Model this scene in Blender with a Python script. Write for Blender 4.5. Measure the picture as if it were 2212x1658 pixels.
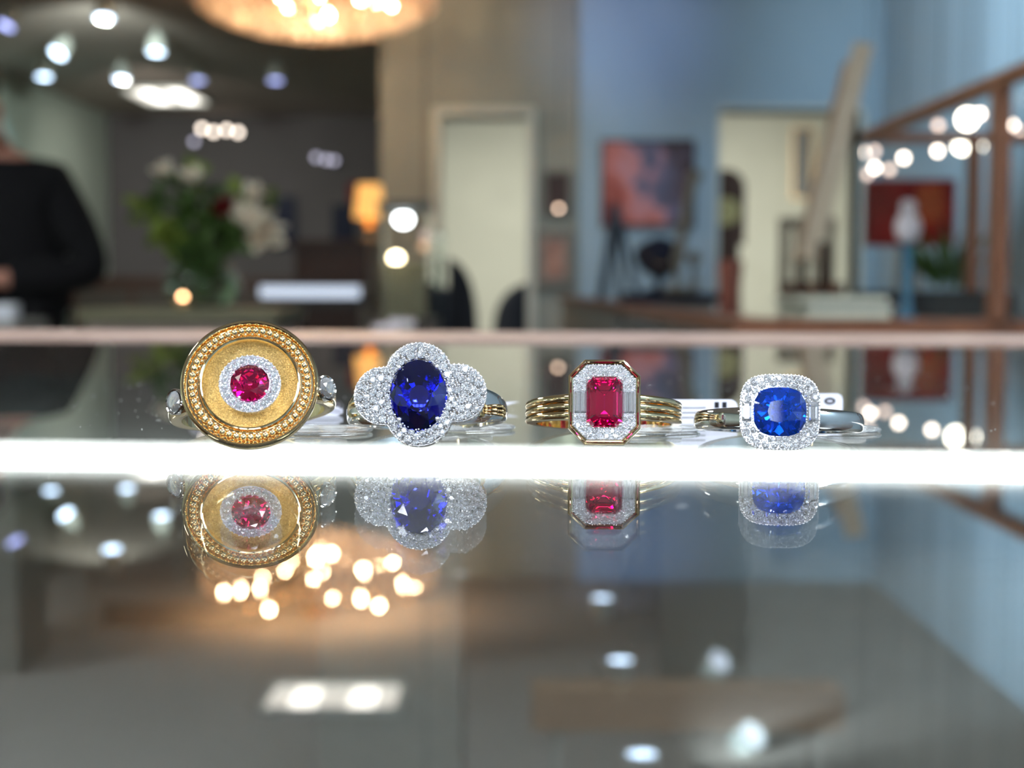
import bpy, math, random
import numpy as np
from mathutils import Vector, Matrix, noise
PI = math.pi
R_ = math.radians
for o in list(bpy.data.objects): bpy.data.objects.remove(o)
sc = bpy.context.scene
C = sc.collection

# ------------------------------------------------------------------ camera
F = 3300.0; W, H = 2212, 1658
GT = 1.0                                    # top of the glass counter
CAMZ = GT + 0.0216
PITCH = math.atan(216 / F); ROLL = R_(0.15); SH = 0.0
cam_d = bpy.data.cameras.new('camera'); cam = bpy.data.objects.new('camera', cam_d); C.objects.link(cam)
sc.camera = cam
cam_d.sensor_width = 36.0; cam_d.lens = F / W * 36.0
cam_d.shift_y = SH; cam_d.clip_start = 0.004; cam_d.clip_end = 60
cam_d.dof.use_dof = True; cam_d.dof.focus_distance = 0.204; cam_d.dof.aperture_fstop = 23.0
cam_d.dof.aperture_blades = 0
CM = (Matrix.Translation((0, 0, CAMZ)) @ Matrix.Rotation(PI / 2 - PITCH, 4, 'X') @ Matrix.Rotation(ROLL, 4, 'Z'))
cam.matrix_world = CM
def PT(px, py, D):
    """the point of the room seen at that spot of the photograph, D metres in front of the counter's near side"""
    d = CM.to_3x3() @ Vector(((px - W / 2) / F, (H / 2 - py + SH * W) / F, -1.0))
    return Vector((0, 0, CAMZ)) + d * (D / d.y)

BG = 2.0                                    # the room beyond the counter is laid out at half depth and drawn out to true depth by deepen()
def P(px, py, D):
    q = PT(px, py, D * BG); return Vector((q.x, q.y / BG, q.z))
sc.view_settings.view_transform = 'Standard'; sc.view_settings.look = 'None'
sc.view_settings.gamma = 1.0; sc.view_settings.use_curve_mapping = False
sc.view_settings.exposure = 0.0
sc.cycles.max_bounces = 14; sc.cycles.transmission_bounces = 12; sc.cycles.glossy_bounces = 8
sc.cycles.diffuse_bounces = 3; sc.cycles.transparent_max_bounces = 16
sc.cycles.sample_clamp_indirect = 12.0; sc.cycles.sample_clamp_direct = 0.0
sc.cycles.blur_glossy = 0.2; sc.cycles.use_denoising = True; sc.cycles.use_adaptive_sampling = True; sc.cycles.adaptive_threshold = 0.015
sc.cycles.caustics_reflective = True; sc.cycles.caustics_refractive = True

wd = bpy.data.worlds.new('world'); sc.world = wd; wd.use_nodes = True
wd.node_tree.nodes['Background'].inputs[0].default_value = (0.78, 0.87, 1.0, 1)
wd.node_tree.nodes['Background'].inputs[1].default_value = 5.0  # bluish light added behind the camera, entering by the rear openings

# ------------------------------------------------------------------ lights of the shop
def lamp(kind, name, loc, power, color, size=0.08, aim=None, angle=60, blend=0.6, sy=None):
    l = bpy.data.lights.new(name, kind); l.energy = power; l.color = color
    o = bpy.data.objects.new(name, l); C.objects.link(o); o.location = loc
    if kind == 'AREA':
        l.size = size
        if sy: l.shape = 'RECTANGLE'; l.size_y = sy
    else: l.shadow_soft_size = size
    if kind == 'SPOT': l.spot_size = R_(angle); l.spot_blend = blend
    if aim is not None:
        o.rotation_euler = (Vector(aim) - Vector(loc)).to_track_quat('-Z', 'Y').to_euler()
    return o
CEIL = CAMZ + 1.70
COOL = (0.78, 0.88, 1.0); NEUT = (1.0, 0.95, 0.87)
lamp('SPOT', 'added_ring_spot', (0.6, -1.3, CEIL - .09), 140, COOL, .05, (0, .2, 1), 50, .8)  # unseen spots added behind the camera to light the rings
lamp('SPOT', 'added_ring_spot', (-0.9, -0.8, CEIL - .09), 140, COOL, .05, (0, .2, 1), 50, .8)
lamp('AREA', 'back_room_light', (1.6, 11.2, 2.66), 46, (1.0, 0.98, 0.92), 1.2, (1.6, 11.2, 0), sy=1.2)
lamp('AREA', 'back_room_light', (-0.2, 11.2, 2.66), 42, (1.0, 0.98, 0.92), 1.0, (-.2, 11.2, 0), sy=1.2)

# ------------------------------------------------------------------ materials
def srgb(r, g, b):
    f = lambda c: c / 12.92 if c <= 0.04045 else ((c + 0.055) / 1.055) ** 2.4
    return tuple(f(x / 255) for x in (r, g, b))
M = {}
def mat(name, col, rough=.5, metal=0, var=.06, scale=30, bump=0, emit=None, es=0, trans=0, ior=1.45, coat=0, stretch=None, col2=None, bscale=None):
    m = bpy.data.materials.new(name); m.use_nodes = True; M[name] = m
    nt = m.node_tree; b = nt.nodes['Principled BSDF']; L = nt.links.new
    b.inputs['Roughness'].default_value = rough; b.inputs['Metallic'].default_value = metal
    b.inputs['IOR'].default_value = ior; b.inputs['Transmission Weight'].default_value = trans
    b.inputs['Coat Weight'].default_value = coat
    b.inputs['Base Color'].default_value = (*col, 1)
    tc = None
    def coords():
        nonlocal tc
        if tc is None:
            t = nt.nodes.new('ShaderNodeTexCoord'); mp = nt.nodes.new('ShaderNodeMapping')
            if stretch: mp.inputs['Scale'].default_value = stretch
            L(t.outputs['Object'], mp.inputs['Vector']); tc = mp.outputs['Vector']
        return tc
    if var or col2:
        n = nt.nodes.new('ShaderNodeTexNoise'); n.inputs['Scale'].default_value = scale; n.inputs['Detail'].default_value = 4
        L(coords(), n.inputs['Vector'])
        cr = nt.nodes.new('ShaderNodeValToRGB')
        a = col2 if col2 else tuple(c * (1 - var) for c in col)
        z = col if col2 else tuple(min(1, c * (1 + var)) for c in col)
        cr.color_ramp.elements[0].position = .35; cr.color_ramp.elements[1].position = .65
        cr.color_ramp.elements[0].color = (*a, 1); cr.color_ramp.elements[1].color = (*z, 1)
        L(n.outputs['Fac'], cr.inputs['Fac']); L(cr.outputs['Color'], b.inputs['Base Color'])
    if bump:
        n = nt.nodes.new('ShaderNodeTexNoise'); n.inputs['Scale'].default_value = bscale or scale; n.inputs['Detail'].default_value = 3
        L(coords(), n.inputs['Vector'])
        bp = nt.nodes.new('ShaderNodeBump'); bp.inputs['Strength'].default_value = bump; bp.inputs['Distance'].default_value = 0.0006 if name == 'satin_gold' else .0002
        L(n.outputs['Fac'], bp.inputs['Height']); L(bp.outputs['Normal'], b.inputs['Normal'])
    if emit:
        b.inputs['Emission Color'].default_value = (*emit, 1); b.inputs['Emission Strength'].default_value = es
    return m
mat('yellow_gold', (0.95, 0.77, 0.46), .07, 1, .02, 300)
mat('bead_gold', (0.96, 0.76, 0.46), .12, 1, .03, 300)
mat('satin_gold', (0.92, 0.62, 0.26), .30, 1, .20, 4800, bump=1.0, bscale=4600)
mat('white_gold', (0.87, 0.86, 0.84), .06, 1, .01, 300)
mat('prong_metal', (0.96, 0.96, 0.98), .24, .8, .01, 300)
def gem_mat(name, col, ior, inner, gloss=.0, gcol=(1, 1, 1), body=(.9, .93, 1), milk=.0):
    """cut stone: clear tinted crown, totally reflecting pavilion"""
    for part in ('crown', 'pavilion'):
        m = bpy.data.materials.new(name + '_' + part); m.use_nodes = True; M[name + '_' + part] = m
        nt = m.node_tree; nt.nodes.clear(); N = nt.nodes.new; L = nt.links.new
        out = N('ShaderNodeOutputMaterial')
        if part == 'crown':
            rf = N('ShaderNodeBsdfRefraction'); rf.inputs['Color'].default_value = (*col, 1); rf.inputs['IOR'].default_value = ior; rf.inputs['Roughness'].default_value = 0
            gl = N('ShaderNodeBsdfGlossy'); gl.inputs['Roughness'].default_value = 0; gl.inputs['Color'].default_value = (1, 1, 1, 1)
            fr = N('ShaderNodeFresnel'); fr.inputs['IOR'].default_value = ior; ge = N('ShaderNodeNewGeometry')
            ml = N('ShaderNodeMath'); ml.operation = 'SUBTRACT'; ml.use_clamp = True; L(fr.outputs[0], ml.inputs[0]); L(ge.outputs['Backfacing'], ml.inputs[1])
            w = N('ShaderNodeMixShader'); L(ml.outputs[0], w.inputs[0]); L(rf.outputs[0], w.inputs[1]); L(gl.outputs[0], w.inputs[2])
            s_ = N('ShaderNodeBsdfGlossy'); s_.inputs['Color'].default_value = (*gcol, 1); s_.inputs['Roughness'].default_value = 0.0
            mx = N('ShaderNodeMixShader'); mx.inputs[0].default_value = gloss
            L(w.outputs[0], mx.inputs[1]); L(s_.outputs[0], mx.inputs[2])
            d_ = N('ShaderNodeBsdfDiffuse'); d_.inputs['Color'].default_value = (*body, 1); m2 = N('ShaderNodeMixShader'); m2.inputs[0].default_value = milk
            L(mx.outputs[0], m2.inputs[1]); L(d_.outputs[0], m2.inputs[2]); L(m2.outputs[0], out.inputs['Surface'])
        else:
            s_ = N('ShaderNodeBsdfGlossy'); s_.inputs['Color'].default_value = (*inner, 1); s_.inputs['Roughness'].default_value = 0.0
            L(s_.outputs[0], out.inputs['Surface'])
gem_mat('diamond', (1.0, 1.0, 1.0), 2.20, (0.98, 0.99, 1.0), .22, (1, 1, 1), (.92, .95, 1), .18)
gem_mat('ruby', (1.0, 0.24, 0.66), 1.77, (1.0, 0.12, 0.55), .04, (1, .8, .9), (.7, 0, .12), .06)
gem_mat('sapphire', (0.30, 0.56, 1.0), 1.70, (0.14, 0.50, 1.0), .06, (.8, .9, 1), (.01, .12, .85), .14)
gem_mat('tanzanite', (0.22, 0.27, 1.0), 1.77, (0.07, 0.16, 1.0), .05, (.8, .85, 1), (.0, .02, .45), .03)
mat('tag_paper', srgb(235, 235, 248), .5, 0, .02, 500)
mat('tag_plastic', (0.95, 0.97, 0.98), .08, 0, 0, trans=.85)
mat('tag_ink', (0.01, 0.01, 0.015), .5, 0, 0)
mat('tag_grey_ink', (0.35, 0.35, 0.38), .5, 0, 0)
mat('dust', (0.8, 0.82, 0.82), .7, 0, 0)
mat('counter_glass', (0.935, 0.965, 0.95), 0.0, 0, 0, trans=1, ior=1.5)
mat('clear_glass', (0.97, 0.99, 0.985), 0.0, 0, 0, trans=1, ior=1.25)
mat('vase_glass', (0.86, 0.93, 0.86), 0.02, 0, 0, trans=1, ior=1.25)
mat('water', (0.75, 0.85, 0.70), 0.0, 0, 0, trans=1, ior=1.1)
mat('led_white', (1, 1, 1), .5, 0, 0, emit=(0.96, 1.0, 0.98), es=9)
mat('led_blue', (1, 1, 1), .5, 0, 0, emit=(0.66, 0.78, 1.0), es=.8)
mat('spot_lens', (1, 1, 1), .4, 0, 0, emit=(0.58, 0.76, 1.0), es=9)
mat('spot_lens_dim', (1, 1, 1), .4, 0, 0, emit=(0.42, 0.48, 1.0), es=3.2)
mat('spot_lens_faint', (1, 1, 1), .4, 0, 0, emit=(0.6, 0.66, 0.9), es=.9)
mat('puck_white', (1, 1, 1), .4, 0, 0, emit=(0.95, 0.98, 1.0), es=30)
mat('puck_warm', (1, 1, 1), .4, 0, 0, emit=(1.0, 0.82, 0.50), es=16)
mat('bulb_warm', (1, 1, 1), .4, 0, 0, emit=(1.0, 0.68, 0.38), es=160)
mat('glint_small', (1, 1, 1), .4, 0, 0, emit=(1.0, 0.80, 0.66), es=14)
mat('glint_bright', (1, 1, 1), .4, 0, 0, emit=(1.0, 0.88, 0.72), es=35)
mat('troffer', (1, 1, 1), .4, 0, 0, emit=(1.0, 0.94, 0.84), es=1.5)
mat('troffer_tube', (1, 1, 1), .4, 0, 0, emit=(1.0, 0.95, 0.86), es=4.5)
mat('lamp_shade', srgb(240, 190, 110), .8, 0, .05, 20, emit=(1.0, 0.54, 0.16), es=.8)
mat('crystal', (1.0, 0.93, 0.85), .12, 0, 0, trans=.2)
def _tr(m):
    nt = m.node_tree; b = nt.nodes['Principled BSDF']; o_ = nt.nodes['Material Output']
    t_ = nt.nodes.new('ShaderNodeBsdfTranslucent'); t_.inputs['Color'].default_value = (1.0, 0.92, 0.84, 1)
    x = nt.nodes.new('ShaderNodeMixShader'); x.inputs[0].default_value = .6
    nt.links.new(b.outputs[0], x.inputs[1]); nt.links.new(t_.outputs[0], x.inputs[2]); nt.links.new(x.outputs[0], o_.inputs['Surface'])
_tr(M['crystal'])
mat('brass', (0.80, 0.56, 0.30), .25, 1, .05)
mat('ceiling_paint', srgb(176, 164, 154), .9, 0, .04, 3)
mat('grey_paint', srgb(152, 156, 150), .85, 0, .03, 3)
mat('dark_paint', srgb(98, 95, 96), .85, 0, .06, 2)
mat('green_paint', srgb(190, 205, 192), .85, 0, .03, 3)
mat('blue_paint', srgb(156, 180, 198), .85, 0, .02, 3)
mat('cream_paint', srgb(214, 214, 196), .85, 0, .03, 3)
mat('rear_paint', srgb(110, 108, 106), .85, 0, .05, 2)
mat('white_trim', srgb(205, 212, 206), .5, 0, .02, 10)
mat('carpet', srgb(152, 149, 147), .95, 0, .12, 60)
mat('copper_wood', srgb(166, 142, 130), .3, 0, 0, 60, stretch=(1, 12, 12), col2=srgb(142, 118, 106))
mat('brown_wood', srgb(130, 84, 58), .45, 0, 0, 30, stretch=(1, 10, 10), col2=srgb(104, 66, 46))
mat('dark_wood', srgb(70, 44, 30), .45, 0, 0, 30, stretch=(8, 8, 1), col2=srgb(45, 28, 20))
mat('pale_wood', srgb(186, 158, 130), .5, 0, 0, 25, stretch=(8, 8, 1), col2=srgb(160, 132, 104))
mat('rail_metal', srgb(70, 74, 72), .5, 0, .05)
mat('olive_laminate', srgb(112, 108, 84), .5, 0, .05)
mat('dark_laminate', srgb(58, 52, 46), .5, 0, .08)
mat('grey_laminate', srgb(130, 130, 126), .5, 0, .05)
mat('velvet', srgb(60, 62, 68), .9, 0, .1, 200)
mat('black_fabric', srgb(9, 9, 13), .95, 0, .2, 40)
mat('navy', srgb(22, 30, 56), .7, 0, .1)
mat('slate', srgb(48, 58, 70), .7, 0, .1)
mat('skin', srgb(196, 142, 122), .55, 0, .05, 20)
mat('hair', srgb(62, 46, 36), .7, 0, .2, 80)
mat('white_shirt', srgb(205, 208, 215), .8, 0, .04)
mat('leaf', srgb(58, 84, 30), .6, 0, .25, 25)
mat('leaf_light', srgb(112, 130, 44), .6, 0, .2, 25)
mat('lily', srgb(232, 222, 200), .6, 0, .06, 30)
mat('rose', srgb(110, 24, 22), .6, 0, .2, 60)
mat('stamen', srgb(190, 120, 40), .6, 0, .1)
mat('seat_fabric', srgb(40, 44, 52), .9, 0, .1, 60)
mat('grey_wood', srgb(150, 144, 130), .6, 0, 0, 30, stretch=(8, 8, 1), col2=srgb(122, 116, 104))
mat('terracotta', srgb(146, 88, 74), .7, 0, .12, 20)
mat('dial', srgb(172, 164, 112), .4, 0, .05)
mat('white_ceramic', srgb(214, 206, 212), .3, 0, .05)
mat('blue_ceramic', srgb(58, 110, 138), .3, 0, .08)
mat('red_canvas', srgb(128, 2, 16), .9, 0, 0, 5, col2=srgb(84, 2, 12))
mat('brick_red', srgb(120, 30, 30), .7, 0, .1)
mat('paper_stack', srgb(206, 208, 190), .7, 0, .03)
mat('print_dark', srgb(70, 50, 48), .6, 0, 0, 8, col2=srgb(48, 36, 38))
mat('print_pink', srgb(186, 146, 132), .6, 0, 0, 14, col2=srgb(130, 100, 94))
mat('frame_grey', srgb(112, 112, 108), .5, 0, .05)
mat('black_metal', (0.02, 0.02, 0.02), .4, .6, .05)
def painting_mat():
    m = bpy.data.materials.new('abstract_canvas'); m.use_nodes = True; M['abstract_canvas'] = m
    nt = m.node_tree; b = nt.nodes['Principled BSDF']; b.inputs['Roughness'].default_value = .7
    t = nt.nodes.new('ShaderNodeTexCoord'); n = nt.nodes.new('ShaderNodeTexNoise'); n.inputs['Scale'].default_value = 4.2; n.inputs['Detail'].default_value = 2
    n.inputs['Distortion'].default_value = .6
    mp = nt.nodes.new('ShaderNodeMapping'); mp.inputs['Location'].default_value = (1.3, 0, .7)
    g = nt.nodes.new('ShaderNodeSeparateXYZ'); nt.links.new(t.outputs['Object'], g.inputs[0])
    ma = nt.nodes.new('ShaderNodeMath'); ma.operation = 'MULTIPLY_ADD'; ma.inputs[1].default_value = -.75; ma.inputs[2].default_value = 0.02
    nt.links.new(g.outputs['Z'], ma.inputs[0])
    mb = nt.nodes.new('ShaderNodeMath'); mb.operation = 'MULTIPLY_ADD'; mb.inputs[1].default_value = -.85
    nt.links.new(g.outputs['X'], mb.inputs[0]); nt.links.new(ma.outputs[0], mb.inputs[2])
    ad = nt.nodes.new('ShaderNodeMath'); ad.operation = 'ADD'
    nt.links.new(t.outputs['Object'], mp.inputs['Vector']); nt.links.new(mp.outputs['Vector'], n.inputs['Vector'])
    nt.links.new(n.outputs['Fac'], ad.inputs[0]); nt.links.new(mb.outputs[0], ad.inputs[1])
    cr = nt.nodes.new('ShaderNodeValToRGB'); e = cr.color_ramp.elements
    e[0].position = .2; e[0].color = (*srgb(46, 24, 34), 1); e[1].position = .85; e[1].color = (*srgb(150, 70, 60), 1)
    for p, c in ((.36, (84, 72, 84)), (.48, (92, 98, 128)), (.56, (186, 134, 144)), (.68, (190, 116, 112)), (.95, (120, 24, 30))):
        q = e.new(p); q.color = (*srgb(*c), 1)
    nt.links.new(ad.outputs[0], cr.inputs['Fac']); nt.links.new(cr.outputs['Color'], b.inputs['Base Color'])
painting_mat()

# ------------------------------------------------------------------ mesh helpers
class G:
    girdle = 0.0
    def __init__(s): s.v = []; s.f = []
    def add(s, v, f, mx=None):
        k = len(s.v)
        s.v += [tuple(mx @ Vector(p)) if mx else tuple(p) for p in v]
        s.f += [tuple(i + k for i in q) for q in f]
        return s
    def box(s, lo, hi, mx=None):
        x0, y0, z0 = lo; x1, y1, z1 = hi
        v = [(x0, y0, z0), (x1, y0, z0), (x1, y1, z0), (x0, y1, z0), (x0, y0, z1), (x1, y0, z1), (x1, y1, z1), (x0, y1, z1)]
        return s.add(v, [(0, 3, 2, 1), (4, 5, 6, 7), (0, 1, 5, 4), (1, 2, 6, 5), (2, 3, 7, 6), (3, 0, 4, 7)], mx)
    def tube(s, pts, rad, n=10, closed=False):
        pts = [Vector(p) for p in pts]; m = len(pts)
        if not hasattr(rad, '__len__'): rad = [rad] * m
        k = len(s.v); up = None
        for i, p in enumerate(pts):
            a = pts[(i - 1) % m] if (closed or i > 0) else p; b = pts[(i + 1) % m] if (closed or i < m - 1) else p
            t = (b - a).normalized()
            if up is None:
                up = Vector((0, 0, 1)) if abs(t.z) < .9 else Vector((1, 0, 0))
            u = (up - t * up.dot(t)).normalized(); w = t.cross(u); up = u
            for j in range(n):
                q = 2 * PI * j / n
                s.v.append(tuple(p + (u * math.cos(q) + w * math.sin(q)) * rad[i]))
        for i in range(m if closed else m - 1):
            for j in range(n):
                a = k + i * n + j; b = k + i * n + (j + 1) % n; c = k + ((i + 1) % m) * n + (j + 1) % n; d = k + ((i + 1) % m) * n + j
                s.f.append((a, b, c, d))
        if not closed:
            s.f.append(tuple(k + j for j in range(n))[::-1]); s.f.append(tuple(k + (m - 1) * n + j for j in range(n)))
        return s
    def lathe(s, prof, n=32, mx=None, caps=True):
        """prof: (r, h) pairs turned about the local z axis"""
        v = []; f = []; m = len(prof)
        for r, h in prof:
            for j in range(n):
                a = 2 * PI * j / n; v.append((r * math.cos(a), r * math.sin(a), h))
        for i in range(m - 1):
            for j in range(n):
                f.append((i * n + j, i * n + (j + 1) % n, (i + 1) * n + (j + 1) % n, (i + 1) * n + j))
        if caps:
            f.append(tuple(range(n))[::-1]); f.append(tuple((m - 1) * n + j for j in range(n)))
        return s.add(v, f, mx)
    def ball(s, c, r, n=12, m=8, sc_=(1, 1, 1)):
        v = [(0, 0, -1)]; f = []
        for i in range(1, m):
            a = -PI / 2 + PI * i / m
            for j in range(n):
                q = 2 * PI * j / n; v.append((math.cos(a) * math.cos(q), math.cos(a) * math.sin(q), math.sin(a)))
        v.append((0, 0, 1))
        for j in range(n): f.append((0, 1 + (j + 1) % n, 1 + j)); f.append((len(v) - 1, 1 + (m - 2) * n + j, 1 + (m - 2) * n + (j + 1) % n))
        for i in range(m - 2):
            for j in range(n):
                f.append((1 + i * n + j, 1 + i * n + (j + 1) % n, 1 + (i + 1) * n + (j + 1) % n, 1 + (i + 1) * n + j))
        c = Vector(c)
        return s.add([(c.x + p[0] * r * sc_[0], c.y + p[1] * r * sc_[1], c.z + p[2] * r * sc_[2]) for p in v], f)
    def prism(s, poly, y0, y1, mx=None):
        """poly in (x, z), extruded along y"""
        n = len(poly)
        v = [(x, y0, z) for x, z in poly] + [(x, y1, z) for x, z in poly]
        f = [tuple(range(n)), tuple(range(n, 2 * n))[::-1]] + [(i, n + i, n + (i + 1) % n, (i + 1) % n) for i in range(n)]
        return s.add(v, f, mx)
    def build(s, name, m, parent=None, smooth=None, loc=None):
        gem = m if m in ('diamond', 'ruby', 'sapphire', 'tanzanite') else None
        if gem: m = gem + '_crown'
        me = bpy.data.meshes.new(name); me.from_pydata(s.v, [], s.f); me.update()
        import bmesh
        bm = bmesh.new(); bm.from_mesh(me); bmesh.ops.recalc_face_normals(bm, faces=bm.faces); bm.to_mesh(me); bm.free()
        me.materials.append(M[m] if isinstance(m, str) else m)
        if smooth is not None:
            me.shade_smooth(); me.set_sharp_from_angle(angle=R_(smooth))
        if gem:
            me.materials.append(M[gem + '_pavilion']); cut = 0.0
            ymax = max(v.co.y for v in me.vertices); gy = s.girdle
            for p_ in me.polygons:
                if p_.center.y > gy: p_.material_index = 1
        o = bpy.data.objects.new(name, me); C.objects.link(o); o.parent = parent
        if loc is not None: o.location = loc
        return o
def tag(o, label, cat, group=None):
    o['label'] = label; o['category'] = cat
    if group: o['group'] = group
    return o
def thing(name, label, cat, loc=(0, 0, 0), rz=0, group=None):
    o = bpy.data.objects.new(name, None); C.objects.link(o); o.location = loc; o.rotation_euler = (0, 0, rz)
    o.empty_display_size = .02
    return tag(o, label, cat, group)
def struct(o): o['kind'] = 'structure'; return o
def stuff(o, label, cat=None):
    o['kind'] = 'stuff'; o['label'] = label
    if cat: o['category'] = cat
    return o
def dup(root, loc=None, label=None):
    r = root.copy(); C.objects.link(r)
    if loc is not None: r.location = loc
    if label: r['label'] = label
    def kids(a, b):
        for ch in list(a.children):
            c = ch.copy(); C.objects.link(c); c.parent = b
            c.matrix_parent_inverse = ch.matrix_parent_inverse.copy()
            kids(ch, c)
    kids(root, r); return r
def rot_to(d):
    return Vector(d).normalized().to_track_quat('Z', 'Y').to_matrix().to_4x4()

# ------------------------------------------------------------------ room
XL, YF = -4.1, 7.8
struct(G().box((-4.3, -3.2, -.1), (3.2, 8.0, 0)).build('floor', 'carpet'))
struct(G().box((-4.3, -3.2, CEIL), (3.2, 8.0, CEIL + .1)).build('ceiling', 'ceiling_paint'))
struct(G().box((XL - .15, -3.2, 0), (XL, 8.0, CEIL)).build('wall_left', 'green_paint'))
struct(G().box((XL, YF, 0), (-.78, YF + .15, CEIL)).build('wall_far', 'dark_paint'))
# high openings added in the unseen rear wall let world light reach the rings
g = G().box((XL, -3.2, 0), (-3.0, -3.0, CEIL)).box((1.9, -3.2, 0), (3.2, -3.0, CEIL)).box((-3.0, -3.2, 2.45), (1.9, -3.0, CEIL)).box((-3.0, -3.2, 0), (1.9, -3.0, 1.75))
for x_ in (-1.9, -.75, .35): g.box((x_ - .12, -3.12, 1.75), (x_ + .12, -3.06, 2.45))
struct(g.build('wall_rear', 'rear_paint'))
xs = P(822, 400, 4.5).x; xb = P(1250, 300, 4.5).x
d1a, d1b = P(950, 400, 4.5).x, P(1140, 400, 4.5).x; d1z = P(1045, 250, 4.5).z
g = G().box((xs, 4.5, 0), (d1a, 4.62, CEIL)).box((d1b, 4.5, 0), (xb, 4.62, CEIL)).box((d1a, 4.5, d1z), (d1b, 4.62, CEIL))
struct(g.build('wall_centre', 'grey_paint'))
struct(G().box((xs, 4.62, 0), (xs + .12, YF + .15, CEIL)).build('wall_return', 'grey_paint'))
xr = P(1905, 100, 4.45).x
d2a, d2b = P(1553, 400, 4.45).x, P(1856, 400, 4.45).x; d2z = P(1700, 237, 4.45).z
g = G().box((xb, 4.45, 0), (d2a, 4.58, CEIL)).box((d2b, 4.45, 0), (xr, 4.58, CEIL)).box((d2a, 4.45, d2z), (d2b, 4.58, CEIL))
struct(g.build('wall_blue', 'blue_paint'))
struct(G().box((xr, -3.0, 0), (xr + .15, 4.58, CEIL)).build('wall_right', 'blue_paint'))
struct(G().box((xs + .12, 6.6, 0), (3.2, 6.72, CEIL)).build('wall_back_room', 'cream_paint'))
struct(G().box((3.05, 4.58, 0), (3.2, 6.6, CEIL)).build('wall_side_room', 'cream_paint'))
t = .045
struct(G().box((d1a - t, 4.48, 0), (d1a, 4.64, d1z)).box((d1b, 4.48, 0), (d1b + t, 4.64, d1z)).box((d1a - t, 4.48, d1z), (d1b + t, 4.64, d1z + t)).build('trim_1', 'white_trim'))
struct(G().box((d2a - .012, 4.44, 0), (d2a, 4.6, d2z)).box((d2b, 4.44, 0), (d2b + .03, 4.6, d2z)).box((d2a, 4.44, d2z), (d2b, 4.6, d2z + .02)).build('trim_2', 'white_trim'))

# ------------------------------------------------------------------ ceiling spotlights
spot_root = None
def make_spot(hd='lit'):
    r = thing('ceiling_spotlight', '', 'ceiling light', group='round spotlights of the shop ceiling')
    G().lathe([(.0, .11), (.035, .11), (.05, .09), (.058, .0), (.052, .0), (.05, .012), (.0, .012)], 20, caps=False).build('housing', 'black_metal' if hd == 'x' else 'white_trim', r, 40)
    G().lathe([(.0, .002), (.046, .002), (.046, .010), (.0, .010)], 20, caps=False).build('lens', 'spot_lens', r, 40)
    G().tube([(0, 0, .1), (0, 0, .16)], .008, 8).build('stem', 'brass' if hd == 'x' else 'white_trim', r, 40)
    return r
def throw(loc, power, color, aim, angle):
    lamp('SPOT', 'spotlight_beam', (loc[0], loc[1], CEIL - .19), power, color, .035, aim, angle, .95)
spots = [  # px, py, tilt aim, dim, label
    (225, 38, 0, 'bright spotlight nearest the chandelier on its left'),
    (12, 55, 1, 'dim bluish spotlight cut by the left picture edge'),
    (125, 115, 0, 'bright slanted spotlight between the edge one and the pair beside it'),
    (337, 112, 0, 'bright spotlight directly above the far rectangular ceiling panel'),
    (95, 166, 0, 'spotlight above the person in black, lowest at far left'),
    (262, 171, 0, 'spotlight just above the left tip of the far ceiling panel'),
    (427, 173, 1, 'dim violet spotlight right of the far ceiling panel'),
    (595, 173, 1, 'dim violet spotlight nearest the grey wall')]
proto = make_spot()
for i, (px, py, dim, lab) in enumerate(spots):
    D = (1.70 - .15) / BG / math.tan(math.atan((829 - py) / F) - PITCH)
    p = P(px, py, D)
    o = proto if i == 0 else dup(proto)
    o['label'] = lab; o.location = (p.x, p.y, CEIL - .16)
    if i == 0: throw((p.x, p.y * BG), 230, (0.88, 1.0, 0.94), (-4.1, 14.0, 1.6), 80)
    if i == 4: throw((p.x + .25, p.y * BG), 60, (0.45, 0.80, 1.0), (-4.1, 12.2, 2.0), 45)
    if i == 5: throw((p.x, p.y * BG), 125, (1.0, 0.92, 0.84), (-2.9, 15.6, 1.2), 90)
    if i == 2: o.rotation_euler = (R_(-28), R_(25), 0)
    elif i == 1: o.rotation_euler = (R_(-20), R_(20), 0)
    else: o.rotation_euler = (R_(-8), 0, 0)
    if dim:
        for ch in o.children:
            if ch.name.startswith('lens'):
                ch.data = ch.data.copy(); ch.data.materials[0] = M['spot_lens_dim']
for i, (px, py, lab) in enumerate(((1305, 1293, 'overhead spotlight mirrored in the counter below the octagonal ring'),
                                   (1346, 1427, 'overhead spotlight mirrored in the counter as the middle one of three'),
                                   (1395, 1630, 'overhead spotlight mirrored at the bottom edge of the counter'),
                                   (1565, 1388, 'dim tilted spotlight mirrored right of the three overhead ones'),
                                   (1640, 1540, 'faint tilted spotlight mirrored above the wooden bench end'))):
    D = (1.70 + .0216 - .13) / BG / math.tan(math.atan((py - 829) / F) + PITCH)
    o = dup(proto, (P(px, 600, D).x, D, CEIL - .16), lab); o.rotation_euler = (R_(4), 0, 0)
    lx, ly_ = o.location.x, o.location.y * BG
    if px > 1500:
        o.rotation_euler = (R_(-38), R_(-34), 0)
        for ch in o.children:
            if ch.name.startswith('lens'): ch.data = ch.data.copy(); ch.data.materials[0] = M['spot_lens_faint']
        o.location.z = CEIL - .075
        continue
    if D * BG > 7.5:
        throw((lx, ly_), 26, (0.50, 0.62, 1.0), (0.62, 8.9, 2.5), 60); throw((lx, ly_), 14, (0.85, 1.0, 0.98), (-.4, 9.0, 1.5), 110)
    elif D * BG > 6: throw((lx, ly_), 75, (0.84, 0.94, 1.0), (0.9, 8.9, 1.0), 50)
    else: throw((lx, ly_), 330, (0.72, 0.90, 1.0), (2.14, 7.3, 2.3), 62)

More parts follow.
